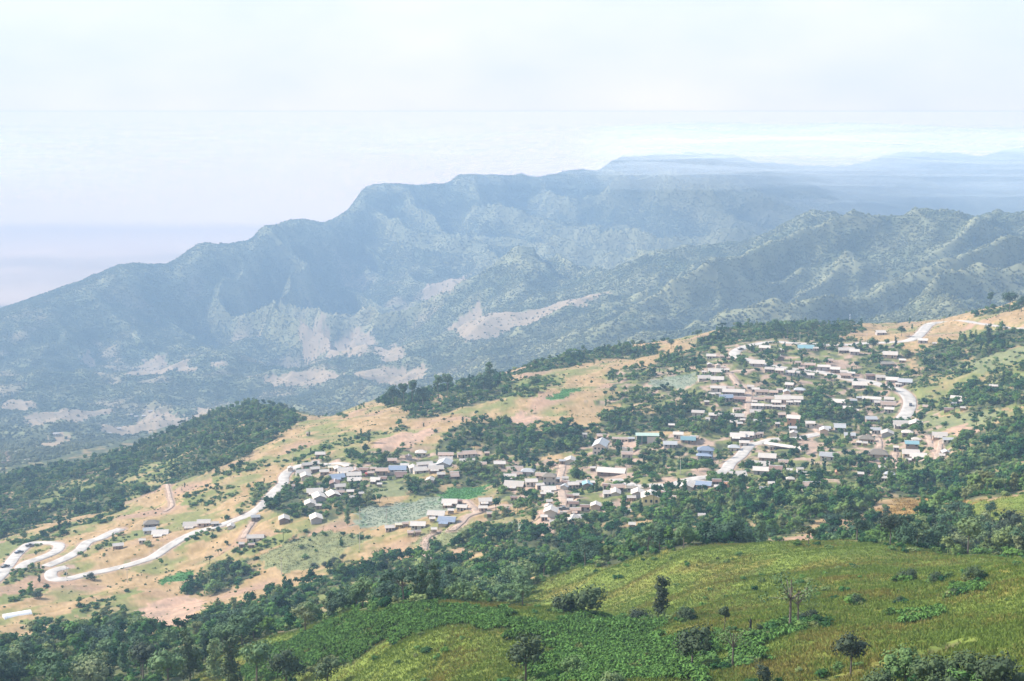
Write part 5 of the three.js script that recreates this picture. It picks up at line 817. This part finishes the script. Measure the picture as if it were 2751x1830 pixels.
{ // charred stump
  const q = spot(2014, 1720), h = 64 * q.r / FL, R = rngOf(9), g = new THREE.CylinderGeometry(0.12, 0.21, h, 9, 8), p = g.attributes.position;
  for (let i = 0; i < p.count; i++) { const x = p.getX(i), y = p.getY(i), z = p.getZ(i), k = 1 + 0.25 * n2(y * 2, Math.atan2(x, z)); p.setXYZ(i, x * k + 0.08 * Math.sin(y * 1.7), y > h * 0.45 ? y + 0.25 * n2(x * 9, z * 9) : y, z * k); }
  g.computeVertexNormals(); g.translate(0, h / 2 - 0.15, 0);
  const o = new THREE.Group(); o.name = 'charred_stump'; o.position.set(q.x, ground(q.x, q.z), q.z); const t = mesh('trunk', g, matte(0.02, 0.018, 0.017, 1), o); mesh('broken_branch', limb([[0, h * 0.78, 0], [-0.22, h * 0.88, 0.05], [-0.3, h * 0.99, 0.1]], 0.06, 0.02), t.material, o);
  tag(o, 'charred black upright stump on the grass slope', 'stump'); scene.add(o);
}
// ---------------------------------------------------------------- drifting mist (thin cloud lying in layers over the far range and the plain)
function mistLayer(y, x0, x1, z0, z1, seed, dens, label) {
  const N = 512, d = new Uint8Array(N * N * 4);
  for (let j = 0; j < N; j++) for (let i = 0; i < N; i++) {
    const x = mix(x0, x1, i / (N - 1)), z = mix(z0, z1, j / (N - 1)), n = fbm(n2, x / 2600 + seed, z / 1700, 5) + 0.4 * fbm(n2b, x / 620 + seed, z / 420, 4), e = sstep(0, 0.14, i / N) * sstep(1, 0.86, i / N) * sstep(0, 0.2, j / N) * sstep(1, 0.7, j / N);
    const a = clamp(dens(x, z, n), 0, 1) * e, o = (j * N + i) * 4; d[o] = d[o + 1] = d[o + 2] = 255 * a; d[o + 3] = 255;
  }
  const t = new THREE.DataTexture(d, N, N); t.magFilter = THREE.LinearFilter; t.needsUpdate = true;
  const S = 90, pos = [], uv = [], idx = [];
  for (let j = 0; j <= S; j++) for (let i = 0; i <= S; i++) { const x = mix(x0, x1, i / S), z = mix(z0, z1, j / S); pos.push(x, y + 26 * n2c(x / 1500 + seed, z / 1500) + 9 * n2(x / 480, z / 480 + seed), z); uv.push(i / S, j / S); if (i < S && j < S) { const a = j * (S + 1) + i; idx.push(a, a + 1, a + S + 1, a + 1, a + S + 2, a + S + 1); } }
  const g = new THREE.BufferGeometry(); g.setAttribute('position', new THREE.Float32BufferAttribute(pos, 3)); g.setAttribute('uv', new THREE.Float32BufferAttribute(uv, 2)); g.setIndex(idx); g.computeVertexNormals();
  const m = new THREE.MeshStandardMaterial({ color: 0xf6f4f2, roughness: 1, alphaMap: t, transparent: true, side: THREE.DoubleSide, depthWrite: false }); m.specularIntensity = 0;
  const o = mesh('cloud', g, m); o.castShadow = false; tag(o, label, 'cloud', 'layers of drifting mist', 'stuff'); return o;
}
const right = (x, z) => { const a = -x / z; return sstep(0.03, 0.12, a) * (1 - 0.5 * sstep(0.2, 0.34, a)); };
for (let k = 0; k < 4; k++) mistLayer(EYE - 237 + 48 * k, -7800, 7800, -3900 + 420 * k, -13000, 1.3 + 0.05 * k, (x, z, n) => (0.012 + 0.19 * right(x, z) + 0.11 * n) * (1 - sstep(8200, 11500, -z)), ['lowest', 'second lowest', 'second highest', 'highest'][k] + ' sheet of thin white mist drifting past the main summit');
for (let k = 0; k < 2; k++) mistLayer(EYE - 390 + 75 * k, -400, 5600, -4700, -10500, 5.1 + 0.05 * k, (x, z, n) => (0.17 + 0.12 * n) * sstep(0.12, 0.24, -x / z), ['lower', 'upper'][k] + ' veil of white mist before the far right ridge');
{ // the low mist that covers the plain out to the horizon, thicker with every kilometre
  const NAz = 60, NJ = 70, R0 = 7050, R1 = 80000, N = 512, d = new Uint8Array(N * N * 4), far2 = (t) => R0 * Math.pow(R1 / R0, t);
  for (let j = 0; j < N; j++) for (let i = 0; i < N; i++) {
    const r = far2(j / (N - 1)), az = mix(-1.05, 1.05, i / (N - 1)), x = Math.sin(az) * r, z = -Math.cos(az) * r, n = fbm(n2, x / 1500, z / 1500, 5);
    const a = clamp((0.62 + 0.38 * sstep(7500, 10900, r)) * sstep(7050, 7350, r) + 0.22 * n * (1 - sstep(9400, 10800, r)) * sstep(7050, 7800, r), 0, 1), o = (j * N + i) * 4; d[o] = d[o + 1] = d[o + 2] = 255 * a; d[o + 3] = 255;
  }
  const t = new THREE.DataTexture(d, N, N); t.magFilter = THREE.LinearFilter; t.needsUpdate = true;
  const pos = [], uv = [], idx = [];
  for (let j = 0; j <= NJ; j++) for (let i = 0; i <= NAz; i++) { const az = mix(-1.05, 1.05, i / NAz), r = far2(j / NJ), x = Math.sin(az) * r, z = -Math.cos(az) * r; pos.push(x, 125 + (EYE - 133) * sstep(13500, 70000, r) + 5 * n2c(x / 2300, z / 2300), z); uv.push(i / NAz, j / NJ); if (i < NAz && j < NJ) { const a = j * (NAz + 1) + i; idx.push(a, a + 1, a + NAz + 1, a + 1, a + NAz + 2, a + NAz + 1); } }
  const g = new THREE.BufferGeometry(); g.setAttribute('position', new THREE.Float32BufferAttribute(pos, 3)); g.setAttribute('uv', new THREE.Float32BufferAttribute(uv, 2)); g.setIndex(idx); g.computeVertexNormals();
  const m = new THREE.MeshStandardMaterial({ color: new THREE.Color().setRGB(0.95, 0.60, 0.38), roughness: 1, alphaMap: t, transparent: true, side: THREE.DoubleSide }); m.specularIntensity = 0;  // warm tint put in so the haze turns white behind the blue fog
  tag(mesh('cloud', g, m), 'sea of mist, tinted warm against the blue fog, over the plain to the horizon', 'cloud', null, 'stuff');
}
renderer.render(scene, camera);
